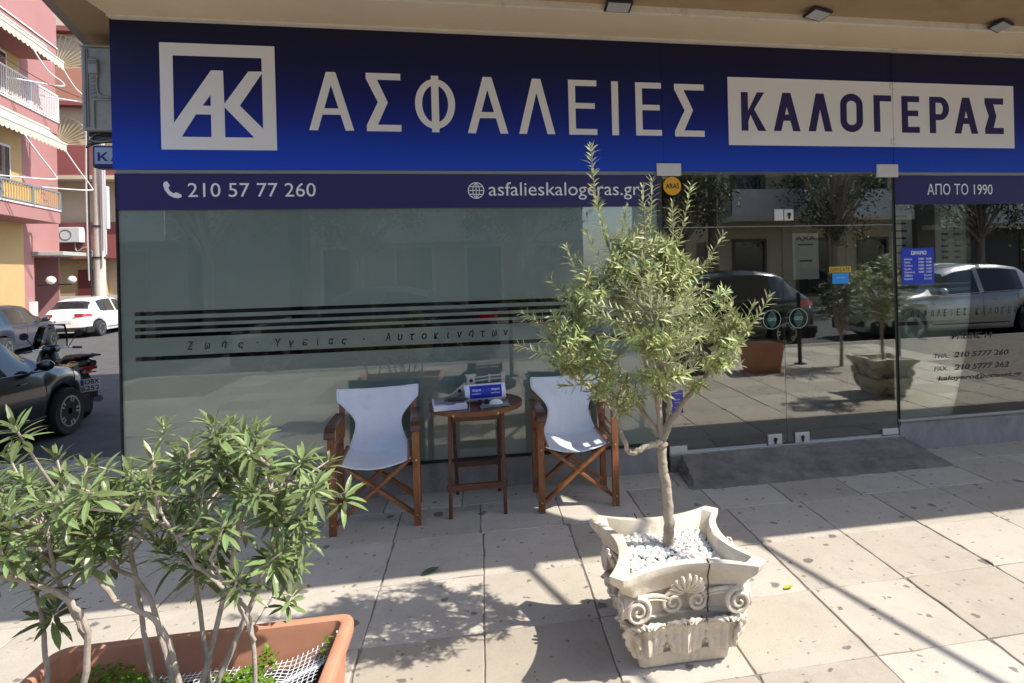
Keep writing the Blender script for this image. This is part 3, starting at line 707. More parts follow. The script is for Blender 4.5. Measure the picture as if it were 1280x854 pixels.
# ================================================================== DIRECTOR CHAIRS
def make_chair(label, loc, rz):
    t = thing('directors_chair', label, 'chair', loc, rz, group="director's chairs in front of the window")
    B = dict(parent=t, world=False)
    for sx in (-1, 1):
        for yy, nm in ((-.195, 'leg'), (.185, 'leg')):
            MB().b2(sx * .238 - .021, sx * .238 + .021, yy - .018, yy + .018, 0, .608).build(nm, WOOD, bevel=.004, **B)
        # arm: curved board, front end rolled down
        pts = [(.235, .615), (.10, .621), (-.05, .629), (-.17, .634), (-.225, .629), (-.255, .610), (-.268, .584)]
        mb = MB(); w = .030; th = .011
        vs = []
        for i, (y, z) in enumerate(pts):
            a = pts[max(i - 1, 0)]; b_ = pts[min(i + 1, len(pts) - 1)]; d = Vector((0, b_[0] - a[0], b_[1] - a[1])).normalized(); n_ = Vector((0, -d.z, d.y)) * (-1)
            for q, k in ((-1, -1), (1, -1), (1, 1), (-1, 1)): vs.append(Vector((sx * .238 + q * w, y, z)) + n_ * th * k)
        fs = []
        for i in range(len(pts) - 1):
            for k in range(4): fs.append([i * 4 + k, i * 4 + (k + 1) % 4, i * 4 + 4 + (k + 1) % 4, i * 4 + 4 + k])
        fs += [[3, 2, 1, 0], [len(vs) - 4 + k for k in range(4)]]
        mb.add(vs, fs).build('arm', WOODD, bevel=.005, **B)
        # side rails
        MB().bar((sx * .238, -.19, .435), (sx * .238, .18, .435), .020, .028).build('side_rail', WOODX, bevel=.003, **B)
        MB().tube([(sx * .225, -.19, .520), (sx * .225, .18, .505)], .010, 8).build('side_rod', WOODX, smooth=True, **B)
        # back post leaning back
        MB().bar((sx * .222, .165, .48), (sx * .226, .252, .776), .034, .020, (0, 1, 0)).build('back_post', WOOD, bevel=.003, **B)
        # seat rail the canvas wraps round
        MB().tube([(sx * .198, -.185, .408), (sx * .190, .17, .412)], .014, 8).build('seat_rail', WOODX, smooth=True, **B)
        for yy in (-.2205,):
            for z in (.07, .40):
                MB().lathe([(.006, -.002), (.006, .002)], (sx * .238, yy, z), 8, 'y').build('screw', BRASS, **B)
    for y0, dy in ((-.170, .022), (.150, .022)):
        MB().bar((-.222, y0, .055), (.200, y0, .400), .020, .050, (0, 1, 0)).build('cross_brace', WOODX, bevel=.003, **B)
        MB().bar((.222, y0 + dy, .055), (-.200, y0 + dy, .400), .020, .050, (0, 1, 0)).build('cross_brace', WOODX, bevel=.003, **B)
        MB().lathe([(.008, -.016), (.008, .036)], (0, y0, .236), 8, 'y').build('screw', BRASS, **B)
    # canvas sling in one piece: back, waist, seat
    def can(u, v):
        q = u * 2 - 1
        # v 0 = back top, 1 = seat front
        if v < .5:
            k = v / .5; z = .776 - .364 * k; y = .222 - .055 * k
            if k < .18: hw = .252
            else:
                e = (k - .18) / .82; hw = .252 - .112 * math.sin(min(1, e / .55) * PI / 2) ** 1.15 if e < .55 else .140 + .042 * ((e - .55) / .45) ** 1.5
            y += .020 * (1 - q * q) * (1 - k * .2)
        else:
            k = (v - .5) / .5; z = .412 - .006 * k; y = .167 - .352 * k; hw = .182 + .020 * math.sin(k * PI / 2)
        sag = (1 - q * q)
        if v >= .5: z -= .050 * sag * (1 - .12 * math.cos(k * 6)); y -= .0
        elif k > .6: z -= .050 * sag * ((k - .6) / .4) ** 1.5
        if v < .5 and k < .25: z += -.010 * sag
        z += .0022 * noise.noise(Vector((q * 3, v * 9, loc[0])))
        y += .0035 * noise.noise(Vector((q * 4, v * 7, loc[0] + 5)))
        return Vector((q * hw, y, z))
    mb = MB().grid(can, 28, 56)
    cv = mb.build('canvas', CLOTH, parent=t, world=False, smooth=True)
    md = cv.modifiers.new('s', 'SOLIDIFY'); md.thickness = .004; md.offset = 0
    # hems
    for sg in (0, 1):
        MB().tube([can(sg, i / 40) + Vector((0, -.001, 0)) for i in range(41)], .0035, 6).build('hem', CLOTH, smooth=True, **B)
    MB().tube([can(i / 24, 1) for i in range(25)], .0042, 6).build('hem', CLOTH, smooth=True, **B)
    MB().tube([can(i / 24, 0) for i in range(25)], .0055, 6).build('hem', CLOTH, smooth=True, **B)
    return t
c1 = make_chair("wooden director's chair with white canvas sling, left of the small round table", (-.665, 4.06, 0), math.radians(5))
c2 = make_chair("wooden director's chair with white canvas between the table and the potted tree", (.578, 4.085, 0), math.radians(1.0))
# hinge feet: X shape bar fix

# ================================================================== TABLE
tb = thing('folding_table', 'small round dark wooden folding table between the two chairs', 'table', (-.05, 4.10, 0))
B = dict(parent=tb, world=False)
mb = MB()
R0 = .285; TZ = .676
for i in range(7):
    x0 = -R0 + i * (2 * R0 / 7) + .002; x1 = -R0 + (i + 1) * (2 * R0 / 7) - .002
    pts = []
    for k in range(9):
        x = x0 + (x1 - x0) * k / 8; pts.append((x, math.sqrt(max(0, R0 * R0 - x * x))))
    lp = pts + [(x, -y) for x, y in pts[::-1]]
    if i < 0: lp = lp
    n = len(lp); vs = [(x, y, TZ - .016) for x, y in lp] + [(x, y, TZ) for x, y in lp]
    MB().add(vs, [[k, (k + 1) % n, n + (k + 1) % n, n + k] for k in range(n)] + [list(range(n, 2 * n)), list(range(n))[::-1]]).build('slat', WOODD, bevel=.0015, **B)
mb = MB()
N_ = 48
for i in range(N_):
    a0 = 2 * PI * i / N_; a1 = 2 * PI * (i + 1) / N_
    for r0, r1 in ((R0 + .0005, R0 + .012),):
        q = [(r * math.cos(a), r * math.sin(a)) for a, r in ((a0, r0), (a1, r0), (a1, r1), (a0, r1))]
        mb.add([(x, y, TZ - .026) for x, y in q] + [(x, y, TZ + .001) for x, y in q], [[0, 1, 2, 3], [7, 6, 5, 4], [0, 4, 5, 1], [2, 6, 7, 3], [0, 3, 7, 4], [1, 5, 6, 2]])
mb.build('rim', M('table_rim_wood', (.22, .075, .03), .4, var=.4, scale=12), **B)
for sx in (-1, 1):
    MB().bar((sx * .168, -.165, 0), (sx * .162, -.145, .655), .022, .032, (0, 1, 0)).build('leg', WOODD, bevel=.003, **B)
    MB().bar((sx * .142, .255, 0), (sx * .142, -.115, .645), .022, .030, (0, 1, 0)).build('leg', WOODD, bevel=.003, **B)
    MB().lathe([(.009, -.003), (.009, .003)], (sx * .13, -.262, TZ - .02), 8, 'y').build('screw', BRASS, **B)
MB().b2(-.185, .185, -.176, -.150, .165, .205).build('stretcher', WOODD, bevel=.003, **B)
MB().b2(-.14, .14, .11, .13, .225, .26).build('stretcher', WOODD, bevel=.003, **B)
MB().b2(-.15, .15, -.13, -.112, .585, .632).build('apron', WOODD, bevel=.003, **B)

# things on the table (table top at z .677)
TX, TY = -.05, 4.10
mg = thing('magazine', 'white magazine with dark cover picture at left edge of the table', 'magazine', (-.215, 4.02, .678), math.radians(7))
for i in range(5): MB().box((random.uniform(-.002, .002), random.uniform(-.003, .003), .003 + i * .006), (.20, .25, .005)).build('sheet', M('paper_white', (.72, .72, .84), .6), mg, world=False)
MB().box((0.0, .02, .0325), (.18, .19, .0012)).build('cover_picture', M('cover_dark', (.07, .075, .10), .35, col2=(.35, .37, .42), scale=16), mg, world=False)
MB().box((0.0, -.1, .0325), (.06, .014, .0012)).build('cover_print', M('cover_blueprint', (.10, .12, .35), .4), mg, world=False)
gl_ = thing('glasses_case', 'dark flat case lying on the white magazine', 'case', (-.17, 4.03, .713), .1)
MB().lathe([(.002, .016), (.04, .014), (.062, .006), (.062, .002), (.04, 0), (.002, 0)][::-1], (0, 0, 0), 20).build('case_body', M('dark_case', (.06, .05, .05), .4), gl_, smooth=True, world=False)
gl_.children[0].scale = (1.25, .6, 1)
rl = thing('paper_roll', 'white paper roll with blue printed label lying on the table', 'paper roll', (.005, 4.10, .678), math.radians(7))
mb = MB().lathe([(.018, -.128), (.056, -.13), (.057, -.128), (.057, .128), (.056, .13), (.018, .128)], (0, 0, .0575), 32, 'x'); mb.build('roll', M('roll_white', (.76, .77, .86), .6), rl, smooth=True, world=False)
mb = MB().grid(lambda u, v: Vector((-.100 + .205 * u, -.0576 * math.cos(-.45 + 1.55 * v), .0575 + .0576 * math.sin(-.45 + 1.55 * v))), 4, 14)
mb.build('label_band', M('roll_blue', (.015, .035, .42), .4), rl, smooth=True, world=False)
MB().lathe([(.017, -.131), (.030, -.1315)], (0, 0, .0575), 18, 'x').build('core', M('core_brown', (.12, .07, .04), .8), rl, world=False)
RW = Matrix.Rotation(math.radians(-18), 3, 'X')
for x0, s1 in ((-.085, 'Χαρτί'), (.035, 'Χαρτί')):
    for k, (h_, z_) in enumerate(((.016, .030), (.008, .012))):
        text('lettering', s1 if k == 0 else 'κουζίνας', x0, x0 + .055, z_, z_ + h_, -.0585, HW, rl, bold=.03, R=Matrix.Identity(3)).location = (0, -.0012, .0575 - .01)
fr = thing('metal_bracket', 'white metal bracket frame lying behind the paper roll', 'bracket', (-.01, 4.20, .678), math.radians(6))
WM = M('white_painted_metal', (.55, .52, .47), .45, .3, var=.25, scale=20)
MB().b2(-.17, .16, -.03, .03, .0, .012).build('base_plate', WM, fr, world=False, bevel=.002)
MB().b2(-.10, -.045, -.02, .02, .012, .155).build('post', WM, fr, world=False, bevel=.003)
MB().b2(-.108, -.037, -.024, .024, .1551, .165).build('cap', WM, fr, world=False, bevel=.002)
MB().lathe([(.011, -.0225), (.011, -.0205)], (-.072, 0, .125), 14, 'y').build('hole', BLACK, fr, world=False)
MB().tube([(-.045, 0, .140), (.15, 0, .150)], .007, 8).tube([(-.045, 0, .118), (.15, 0, .128)], .007, 8).build('bar', WM, fr, world=False, smooth=True)
MB().b2(.125, .152, -.02, .02, .012, .165).build('post', WM, fr, world=False, bevel=.003)
MB().b2(.04, .056, -.014, .014, .105, .160).build('post', WM, fr, world=False, bevel=.002)
MB().bar((-.20, -.03, .03), (-.10, .0, .10), .018, .035).build('strut', WM, fr, world=False, bevel=.003)
MB().lathe([(.012, -.0225), (.012, -.0205)], (-.15, -.028, .07), 14, 'y').build('hole', BLACK, fr, world=False)
nk = thing('folded_paper', 'grey folded paper lying on the table beside the roll', 'paper', (.065, 3.965, .678), math.radians(5))
MB().box((0, 0, .003), (.185, .12, .006)).build('sheet', M('grey_paper', (.30, .30, .31), .6, var=.4, scale=20), nk, world=False, bevel=.002)
MB().box((0.004, .004, .009), (.170, .105, .005)).build('sheet', M('grey_paper', (.30, .30, .31)), nk, world=False, bevel=.002)
sn = thing('white_stone', 'smooth white oval stone used as paperweight on the grey folded paper', 'stone', (.075, 3.955, .690))
mb = MB().grid(lambda u, v: Vector((.042 * math.cos(2 * PI * u) * math.sin(PI * v * .5), .028 * math.sin(2 * PI * u) * math.sin(PI * v * .5), .030 * math.cos(PI * v * .5))), 24, 10, True)
mb.build('stone_body', M('stone_white', (.70, .70, .70), .5), sn, smooth=True, world=False)
sg = thing('sunglasses', 'dark sunglasses folded next to the white stone on the table', 'glasses', (-.005, 3.965, .690))
for x in (-.022, .022): MB().lathe([(.002, -.002), (.018, -.001), (.018, .001), (.002, .002)], (x, 0, .012), 14, 'y').build('lens', M('dark_lens', (.02, .015, .02), .1), sg, world=False)
MB().tube([(-.042, 0, .018), (-.03, .03, .004), (.02, .035, .004)], .002, 6).tube([(.042, 0, .018), (.03, .04, .004), (-.02, .045, .004)], .002, 6).build('temple', BLACK, sg, world=False)

# ================================================================== STONE CAPITAL PLANTER
def make_pot(label, loc, rz, detail=True):
    t = thing('stone_planter', label, 'planter', loc, rz)
    B = dict(parent=t, world=False)
    def ringpt(u, z, half, conc, cham):
        # square with concave sides and cut corners; u in 0..1
        s = u * 4; k = int(s) % 4; f = s - int(s)
        if f < .08: q = f / .08; a = Vector((half - cham * (1 - 0) + 0, 0)); 
        # corner chamfer occupies 8 percent of every side
        c0 = .08
        if f < c0:
            e = f / c0; p = Vector((-half, -half + cham)).lerp(Vector((-half + cham, -half)), e)
        else:
            e = (f - c0) / (1 - c0); x = (-half + cham) + (2 * half - 2 * cham) * e; q = x / (half - cham)
            p = Vector((x, -half + conc * (1 - q * q)))
        a = k * PI / 2
        return Vector((p.x * math.cos(a) - p.y * math.sin(a), p.x * math.sin(a) + p.y * math.cos(a), z))
    # profile: z, half, concavity, chamfer
    prof = [(0, .168, .002, .010), (.012, .178, .002, .010), (.060, .182, .004, .012), (.064, .172, .006, .014), (.10, .178, .012, .016), (.165, .192, .022, .02),
            (.196, .205, .030, .024), (.200, .212, .034, .026), (.209, .213, .034, .026), (.214, .200, .036, .030), (.25, .205, .040, .034), (.300, .215, .044, .036),
            (.312, .245, .062, .040), (.320, .252, .066, .042), (.335, .256, .068, .042), (.350, .268, .070, .042), (.375, .292, .076, .044), (.388, .300, .078, .046), (.410, .302, .078, .046), (.412, .298, .078, .044),
            (.412, .262, .072, .040), (.408, .258, .072, .038), (.34, .235, .060, .035), (.33, .01, .0, .002)]
    mb = MB()
    nu = 160
    def fn(u, v):
        i = int(round(v * (len(prof) - 1))); z, h, c, ch = prof[i]
        p = ringpt(u, z, h, c, ch)
        if z < .41:
            amp = .0022
            if z in (.012, .060): # reeded base band
                amp = .002; p *= 1; p.x *= 1 + .008 * math.sin(u * 2 * PI * 52); p.y *= 1 + .008 * math.sin(u * 2 * PI * 52)
            nn = noise.noise(Vector((p.x * 22, p.y * 22, p.z * 22 + loc[0]))) * amp
            p.x += nn * (1 if p.x > 0 else -1); p.y += nn * (1 if p.y > 0 else -1)
        return p
    mb.grid(fn, nu, len(prof) - 1, True)
    mb.build('bowl', STONE, smooth=True, **B)
    def onface(k, x, out, z):   # face k, lateral x, outward distance from axis
        a = k * PI / 2; p = (x, -out)
        return Vector((p[0] * math.cos(a) - p[1] * math.sin(a), p[0] * math.sin(a) + p[1] * math.cos(a), z))
    for k in range(4):
        # volutes
        def volute(cx, cz, R_, sg, out, turns=1.9, w=.010, depth=1.0):
            pts = []; rr = []
            n = 34
            for i in range(n + 1):
                e = i / n; a = sg * (PI / 2 - e * turns * 2 * PI * 1) + (0 if sg > 0 else PI)
                a = PI / 2 + sg * e * turns * 2 * PI
                r = R_ * (1 - e) ** .85 + .004
                pts.append(onface(k, cx + r * math.cos(a), out + .010 * e, cz + r * math.sin(a))); rr.append(w * (1 - .55 * e))
            MB().tube(pts, rr, 7).build('volute', STONE, smooth=True, **B)
            mbd = MB()
            a0 = onface(k, cx, out - .030, cz); a1 = onface(k, cx, out - .001, cz)
            mbd.tube([a0, a1], [R_ * 1.02, R_ * .9], 20).build('volute', STONE, smooth=True, **B)
        for sx in (-1, 1):
            volute(sx * .196, .262, .046, sx, .243)
            volute(sx * .047, .255, .038, -sx, .192, 1.7, .009)
            # band running from the centre out to the corner scroll
            pts = []
            for i in range(13):
                e = i / 12; x = sx * (.05 + .146 * e); pts.append(onface(k, x, .190 + .055 * e ** 1.4, .262 + .046 * math.sin(e * PI / 2) ** .8 if e < 1 else .308))
            MB().tube(pts, [.006 + .004 * i / 12 for i in range(13)], 7).build('scroll_band', STONE, smooth=True, **B)
            MB().tube([p + Vector((0, 0, -.014)) for p in pts], [.004 + .003 * i / 12 for i in range(13)], 6).build('scroll_band', STONE, smooth=True, **B)
        # palmette
        mbp = MB()
        for j in range(-4, 5):
            a = PI / 2 + j * .37; L_ = .092 * (1 - .05 * abs(j)); p0 = (0, .298)
            pts = []; rr = []
            for i in range(9):
                e = i / 8; bend = .22 * j / 4 * e * e
                x = p0[0] + math.cos(a - bend) * L_ * e * .98; z = p0[1] + math.sin(a - bend) * L_ * e
                pts.append(onface(k, x, .206 + .020 * math.sin(e * PI * .8) + .040 * min(1, max(0, z - .305) / .07), z)); rr.append(.0035 + .0062 * e if e < .8 else .0095 * (1.3 - e) / .5)
            mbp.tube(pts, rr, 6)
        mbp.build('palmette', STONE, smooth=True, **B)
        # acanthus leaves, lower tier: fluted fans curling over at the top
        for cx, wdt, ht, lean in ((-.150, .068, .172, .050), (0, .068, .172, .040), (.150, .068, .172, .050)):
            def fan(u, v, cx=cx, wdt=wdt, ht=ht, lean=lean):
                q = u * 2 - 1; w = wdt * (.62 + .52 * math.sin(min(1, v / .7) * PI / 2)) * (1 if v < .7 else math.sqrt(max(.02, 1 - ((v - .7) / .34) ** 2))) * (1 + .09 * math.sin(v * 24))
                z = .066 + ht * (v - .10 * q * q * v)
                out = .176 + .014 * v + lean * max(0, v - .45) ** 1.5 * 2.2 + .012 * (1 - q * q) + .0058 * math.cos(q * 13 * (1 + .25 * v)) * (.9 - .4 * v) + .010 * max(0, 1 - abs(q) * 5)
                if v > .78: e_ = (v - .78) / .22; out += .012 * math.sin(e_ * PI * .6); z -= e_ * e_ * .038
                return onface(k, cx * (1 + .08 * v) + q * w, out, z)
            f_ = MB().grid(fan, 40, 16)
            fo = f_.build('acanthus_leaf', STONE, smooth=True, **B); md = fo.modifiers.new('s', 'SOLIDIFY'); md.thickness = .016; md.offset = -1
        for cx in (-.078, .078):
            mbp = MB()
            for q in range(9):
                a = q * .7; r = .008 + .0025 * q
                p = onface(k, cx + math.cos(a) * r, .186, .135 + math.sin(a) * r * 1.6)
                mbp.tube([p, p + (onface(k, 0, .014, 0))], [.010, .004], 6)
            mbp.build('rosette', STONE, smooth=True, **B)
    # old cracks
    def crack(pts): MB().tube(pts, .0028, 5).build('crack', DIRTY, **B)
    rr = random.Random(3)
    crack([Vector((.075 + rr.uniform(-.006, .006) - (.032 * (1 - i / 14)), -(.166 + .02 * (i / 14) + (.0 if i < 8 else .028)), .005 + i * .0215)) for i in range(10)])
    crack([Vector((.085 + rr.uniform(-.005, .005), -(.196 + .0385 * e), .205 + .20 * e)) for e in (0, .15, .3, .45, .6, .75, .9, 1)])
    crack([Vector((.085 + rr.uniform(-.002, .002), -.235 + .040 * e, .4135 - .01 * (e > .95))) for e in (0, .5, 1)])
    crack([Vector((-.09, .225 - .036 * e + .03, .413)) for e in (-.6, 0, .5, 1)])
    return t
POTX, POTY = .742, 2.462
pot = make_pot('cream cast stone planter shaped like a carved column capital with a crack down its front', (POTX, POTY, 0), math.radians(-1.5))
# pebbles
def pebbles(cx, cy, half, z, n, label, seed=1):
    rr = random.Random(seed); mb = MB()
    base = []
    for i in range(n):
        x = rr.uniform(-half, half); y = rr.uniform(-half, half)
        if abs(x) > half - .045 and abs(y) > half - .045: continue
        lim = half - .055 * (1 - (y / half) ** 2)
        if abs(x) > lim or abs(y) > half - .055 * (1 - (x / half) ** 2): continue
        r = rr.uniform(.007, .0135); hz = z + rr.uniform(-.006, .010) + .012 * math.exp(-(x * x + y * y) * 30)
        s = Vector((r * rr.uniform(.9, 1.45), r * rr.uniform(.8, 1.1), r * rr.uniform(.55, .9)))
        Rm = Matrix.Rotation(rr.uniform(0, 6.3), 3, 'Z') @ Matrix.Rotation(rr.uniform(-.6, .6), 3, 'X')
        vs = []
        for a, b_ in ((0, 1), (.5, .85)) : pass
        rings = ((.55, .83), (1.0, .1), (.6, -.75))
        vs = [Vector((0, 0, 1))]
        for rad, zz in rings:
            for k in range(7):
                an = 2 * PI * (k + rr.uniform(-.2, .2)) / 7; vs.append(Vector((rad * math.cos(an), rad * math.sin(an), zz)))
        vs = [Rm @ Vector((v.x * s.x, v.y * s.y, v.z * s.z)) + Vector((cx + x, cy + y, hz)) for v in vs]
        fs = [[0, 1 + k, 1 + (k + 1) % 7] for k in range(7)]
        for q in range(2):
            for k in range(7): fs.append([1 + q * 7 + k, 8 + q * 7 + k, 8 + q * 7 + (k + 1) % 7, 1 + q * 7 + (k + 1) % 7])
        mb.add(vs, fs)
    o = mb.build('pebbles', PEB, smooth=True, kind='stuff'); tag(o, label)
    return o
pebbles(POTX, POTY, .232, .345, 1900, 'white marble pebbles filling the stone planter round the trunk')
sl_ = MB().b2(POTX - .17, POTX + .17, POTY - .17, POTY + .17, .30, .338).build('pot_soil', SOIL); sl_.parent = None; tag(sl_, 'dark soil under the white pebbles in the stone planter', kind='stuff')

# ================================================================== LEAVES AND TREES
def leaf_verts(L_, w, fold=.25, curl=.15, seg=4):
    vs = []; fs = []
    for i in range(seg + 1):
        e = i / seg; ww = w * (math.sin(PI * min(1, e * .93 + .05)) ** .8) if 0 < i < seg else w * (.10 if i == 0 else .02)
        z = -curl * L_ * e * e
        vs += [Vector((-ww, e * L_, z + ww * fold)), Vector((0, e * L_, z)), Vector((ww, e * L_, z + ww * fold))]
    for i in range(seg):
        a = i * 3
        fs += [[a, a + 1, a + 4, a + 3], [a + 1, a + 2, a + 5, a + 4]]
    return vs, fs
def frame_to(d, up):
    d = d.normalized(); x = d.cross(up)
    if x.length < 1e-3: x = d.cross(Vector((1, 0, 0)))
    x.normalize(); z = x.cross(d); return Matrix((x, d, z)).transposed()
class Foliage:
    """collects leaf placements; the nearest 300 become parts, the rest one mesh"""
    def __init__(s): s.items = []
    def leaf(s, p, d, up, L_, w, curl=.15): s.items.append((Vector(p), Vector(d), Vector(up), L_, w, curl))
    def build(s, parent, mat, name='leaf', nparts=300, fold=.3, seg=3, base=.05):
        o = root_loc(parent); C_ = Vector((0, 0, EYE))
        s.items.sort(key=lambda t: ((t[0] - C_).length + random.uniform(0, .35)) / t[3] ** .5)
        protos = []
        if nparts:
            for cu in (.05, .18, .32):
                vs, fs = leaf_verts(1, .13 if name != 'broad_leaf' else .15, fold, cu, seg); protos.append((cu, MB().add(vs, fs).mesh('leaf', mat, False, False)))
        for it in s.items[:nparts]:
            p, d, up, L_, w, curl = it
            cu, me = min(protos, key=lambda q: abs(q[0] - curl))
            ob = bpy.data.objects.new(name, me); COL.objects.link(ob); ob.parent = parent
            R = frame_to(d, up); Sx = Matrix.Diagonal((w / .13, L_, (w / .13 + L_) / 2)).to_3x3()
            mm = (R @ Sx).to_4x4(); mm.translation = p - o; ob.matrix_local = mm
        mb = MB()
        for p, d, up, L_, w, curl in s.items[nparts:]:
            vs, fs = leaf_verts(L_, w, fold, curl, seg); R = frame_to(d, up); mb.add([R @ v + p for v in vs], fs)
        if mb.v: mb.build('foliage', mat, parent, fixn=False, kind='stuff')
def poly_at(pts, t):
    n = len(pts) - 1; s = t * n; i = min(int(s), n - 1); f = s - i
    return pts[i].lerp(pts[i + 1], f)
def smooth_path(pts, n=14, j=.0, rr=random):
    pts = [Vector(p) for p in pts]; out = []
    P = [pts[0]] + pts + [pts[-1]]
    for i in range(1, len(P) - 2):
        for k in range(n):
            t = k / n; a, b_, c, d = P[i - 1], P[i], P[i + 1], P[i + 2]
            q = .5 * ((2 * b_) + (-a + c) * t + (2 * a - 5 * b_ + 4 * c - d) * t * t + (-a + 3 * b_ - 3 * c + d) * t ** 3)
            if j: q += Vector((rr.gauss(0, j), rr.gauss(0, j), rr.gauss(0, j)))
            out.append(q)
    out.append(pts[-1]); return out

def olive_tree(label, base, spires, env, ntw, seed, nparts, trunk_pts, limbs, cat='tree'):
    rr = random.Random(seed)
    t = thing('potted_tree', label, cat, base)
    bx, by, bz = base
    tp = smooth_path(trunk_pts, 10, .0012, rr)
    n = len(tp); rad = [.0235 - .006 * i / n + .003 * max(0, noise.noise(Vector((i * .7, 0, 0)))) for i in range(n)]
    rad[-3:] = [.026, .028, .022]
    MB().tube(tp, rad, 12).build('trunk', BARK, t, smooth=True)
    skel = []
    for lm in limbs:
        lp = smooth_path(lm, 8, .0025, rr); k = len(lp)
        MB().tube(lp, [max(.0035, .0145 * (1 - .78 * i / k)) for i in range(k)], 8).build('branch', BARK, t, smooth=True)
        skel += lp[4:]
    F = Foliage(); tw = MB()
    ec, er = env
    ends = []
    for i in range(ntw):
        for _ in range(60):
            v = Vector((rr.uniform(-1, 1), rr.uniform(-1, 1), rr.uniform(-1, 1)))
            if .25 < v.length < 1: break
        # narrower toward the top
        e = Vector((v.x * er[0] * (1.0 - .50 * max(0, v.z)) , v.y * er[1] * (1 - .4 * max(0, v.z)), v.z * er[2]))
        p = Vector(ec) + e
        p.z += .06 * noise.noise(p * 7)
        ends.append((p, None))
    for p, q in spires: ends.append((Vector(p), Vector(q)))
    for e, q in ends:
        if q is None:
            k = min(skel, key=lambda s_: (s_ - e).length * rr.uniform(.8, 1.3) + (0.15 if s_.z > e.z else 0))
        else: k = q
        mid = k.lerp(e, .5) + Vector((rr.uniform(-.02, .02), rr.uniform(-.02, .02), -.015))
        pth = smooth_path([k, mid, e], 8, .001, rr)
        ln = sum((pth[i + 1] - pth[i]).length for i in range(len(pth) - 1))
        tw.tube(pth, [.0034 * (1 - .7 * i / len(pth)) + .0006 for i in range(len(pth))], 5, cap=False)
        # leafy last stretch
        lf = min(ln, rr.uniform(.16, .28)) if q is None else ln * .95; step = .0105
        m_ = int(lf / step); ph_ = rr.uniform(0, 6)
        for i in range(m_):
            s_ = 1 - (i * step) / ln
            if s_ < 0: break
            p = poly_at(pth, s_); d = (poly_at(pth, min(1, s_ + .05)) - poly_at(pth, max(0, s_ - .05)))
            if d.length < 1e-6: continue
            d.normalize()
            for sgn in (0, PI):
                if rr.random() < .12: continue
                a = ph_ + i * 1.45 + sgn + rr.uniform(-.4, .4)
                x = d.cross(Vector((0, 0, 1)));
                if x.length < .01: x = Vector((1, 0, 0))
                x.normalize(); y = d.cross(x)
                out = x * math.cos(a) + y * math.sin(a)
                tipf = i / max(1, m_)
                ld = (d * (.95 - .25 * tipf + rr.uniform(-.2, .2)) + out * (.55 + .5 * min(1, i / 4))).normalized()
                L_ = rr.uniform(.036, .058) * (.5 + .5 * min(1, (i + 1) / 4))
                F.leaf(p, ld, (out * -1 + d * 1.2 + Vector((0, 0, .3))), L_, L_ * rr.uniform(.078, .118), rr.choice((.05, .18, .32)))
    tw.build('twigs', M('twig_bark', (.30, .28, .17), .8, var=.3), t, smooth=True, kind='stuff')
    F.build(t, LEAF_OLIVE, nparts=nparts, fold=.25, seg=3)
    return t
fk = Vector((.728, 2.50, .800))
limbs = [
 [fk, (.675, 2.52, .90), (.585, 2.55, 1.02), (.46, 2.58, 1.15), (.33, 2.58, 1.27)],
 [fk, (.65, 2.46, .80), (.575, 2.44, .785), (.545, 2.44, .86), (.50, 2.46, 1.0), (.36, 2.42, 1.10), (.24, 2.40, 1.18)],
 [fk, (.715, 2.50, .95), (.66, 2.50, 1.15), (.60, 2.48, 1.40), (.52, 2.46, 1.65)],
 [fk, (.765, 2.50, .93), (.755, 2.53, 1.1), (.78, 2.55, 1.35), (.80, 2.55, 1.6)],
 [fk, (.80, 2.47, .95), (.90, 2.45, 1.06), (1.00, 2.45, 1.18), (1.10, 2.46, 1.26)],
 [(.715, 2.50, .95), (.70, 2.38, 1.1), (.66, 2.28, 1.25), (.62, 2.22, 1.38)],
 [(.755, 2.53, 1.1), (.82, 2.66, 1.25), (.84, 2.76, 1.4)],
 [(.60, 2.48, 1.4), (.48, 2.46, 1.42), (.40, 2.46, 1.50)],
]
spires = [((.452, 2.48, 2.03), (.52, 2.48, 1.62)), ((.47, 2.47, 1.82), (.54, 2.48, 1.55)), ((.72, 2.52, 1.90), (.68, 2.52, 1.55)), ((.893, 2.53, 1.885), (.80, 2.55, 1.55)), ((1.02, 2.5, 1.66), (.85, 2.55, 1.45)),
          ((.97, 2.5, 1.56), (.82, 2.55, 1.40)), ((1.205, 2.44, 1.40), (1.05, 2.45, 1.22)), ((1.14, 2.46, 1.36), (1.0, 2.45, 1.18)), ((.14, 2.42, 1.24), (.34, 2.45, 1.18)), ((.165, 2.5, 1.36), (.36, 2.5, 1.28)),
          ((.27, 2.5, 1.50), (.40, 2.5, 1.36)), ((.60, 2.5, 1.78), (.58, 2.48, 1.5)), ((.80, 2.5, 1.80), (.74, 2.5, 1.5)), ((.42, 2.45, 1.68), (.52, 2.45, 1.48)), ((1.06, 2.45, 1.11), (.90, 2.45, 1.12)), ((.52, 2.40, .955), (.55, 2.44, 1.06)),
          ((.86, 2.42, 1.05), (.80, 2.45, 1.08)), ((.30, 2.42, 1.075), (.42, 2.44, 1.10)), ((.38, 2.46, 1.58), (.48, 2.46, 1.45)), ((.66, 2.46, 1.86), (.66, 2.50, 1.55)), ((.34, 2.44, 1.62), (.44, 2.46, 1.45))]
tr1 = olive_tree('young silvery green olive tree with bare pale trunk in the stone planter', (.745, 2.50, .335), spires,
    ((.655, 2.48, 1.33), (.46, .34, .36)), 345, 5, 300, [(.745, 2.50, .33), (.750, 2.50, .45), (.745, 2.50, .58), (.730, 2.50, .70), (.728, 2.50, .80)], limbs)

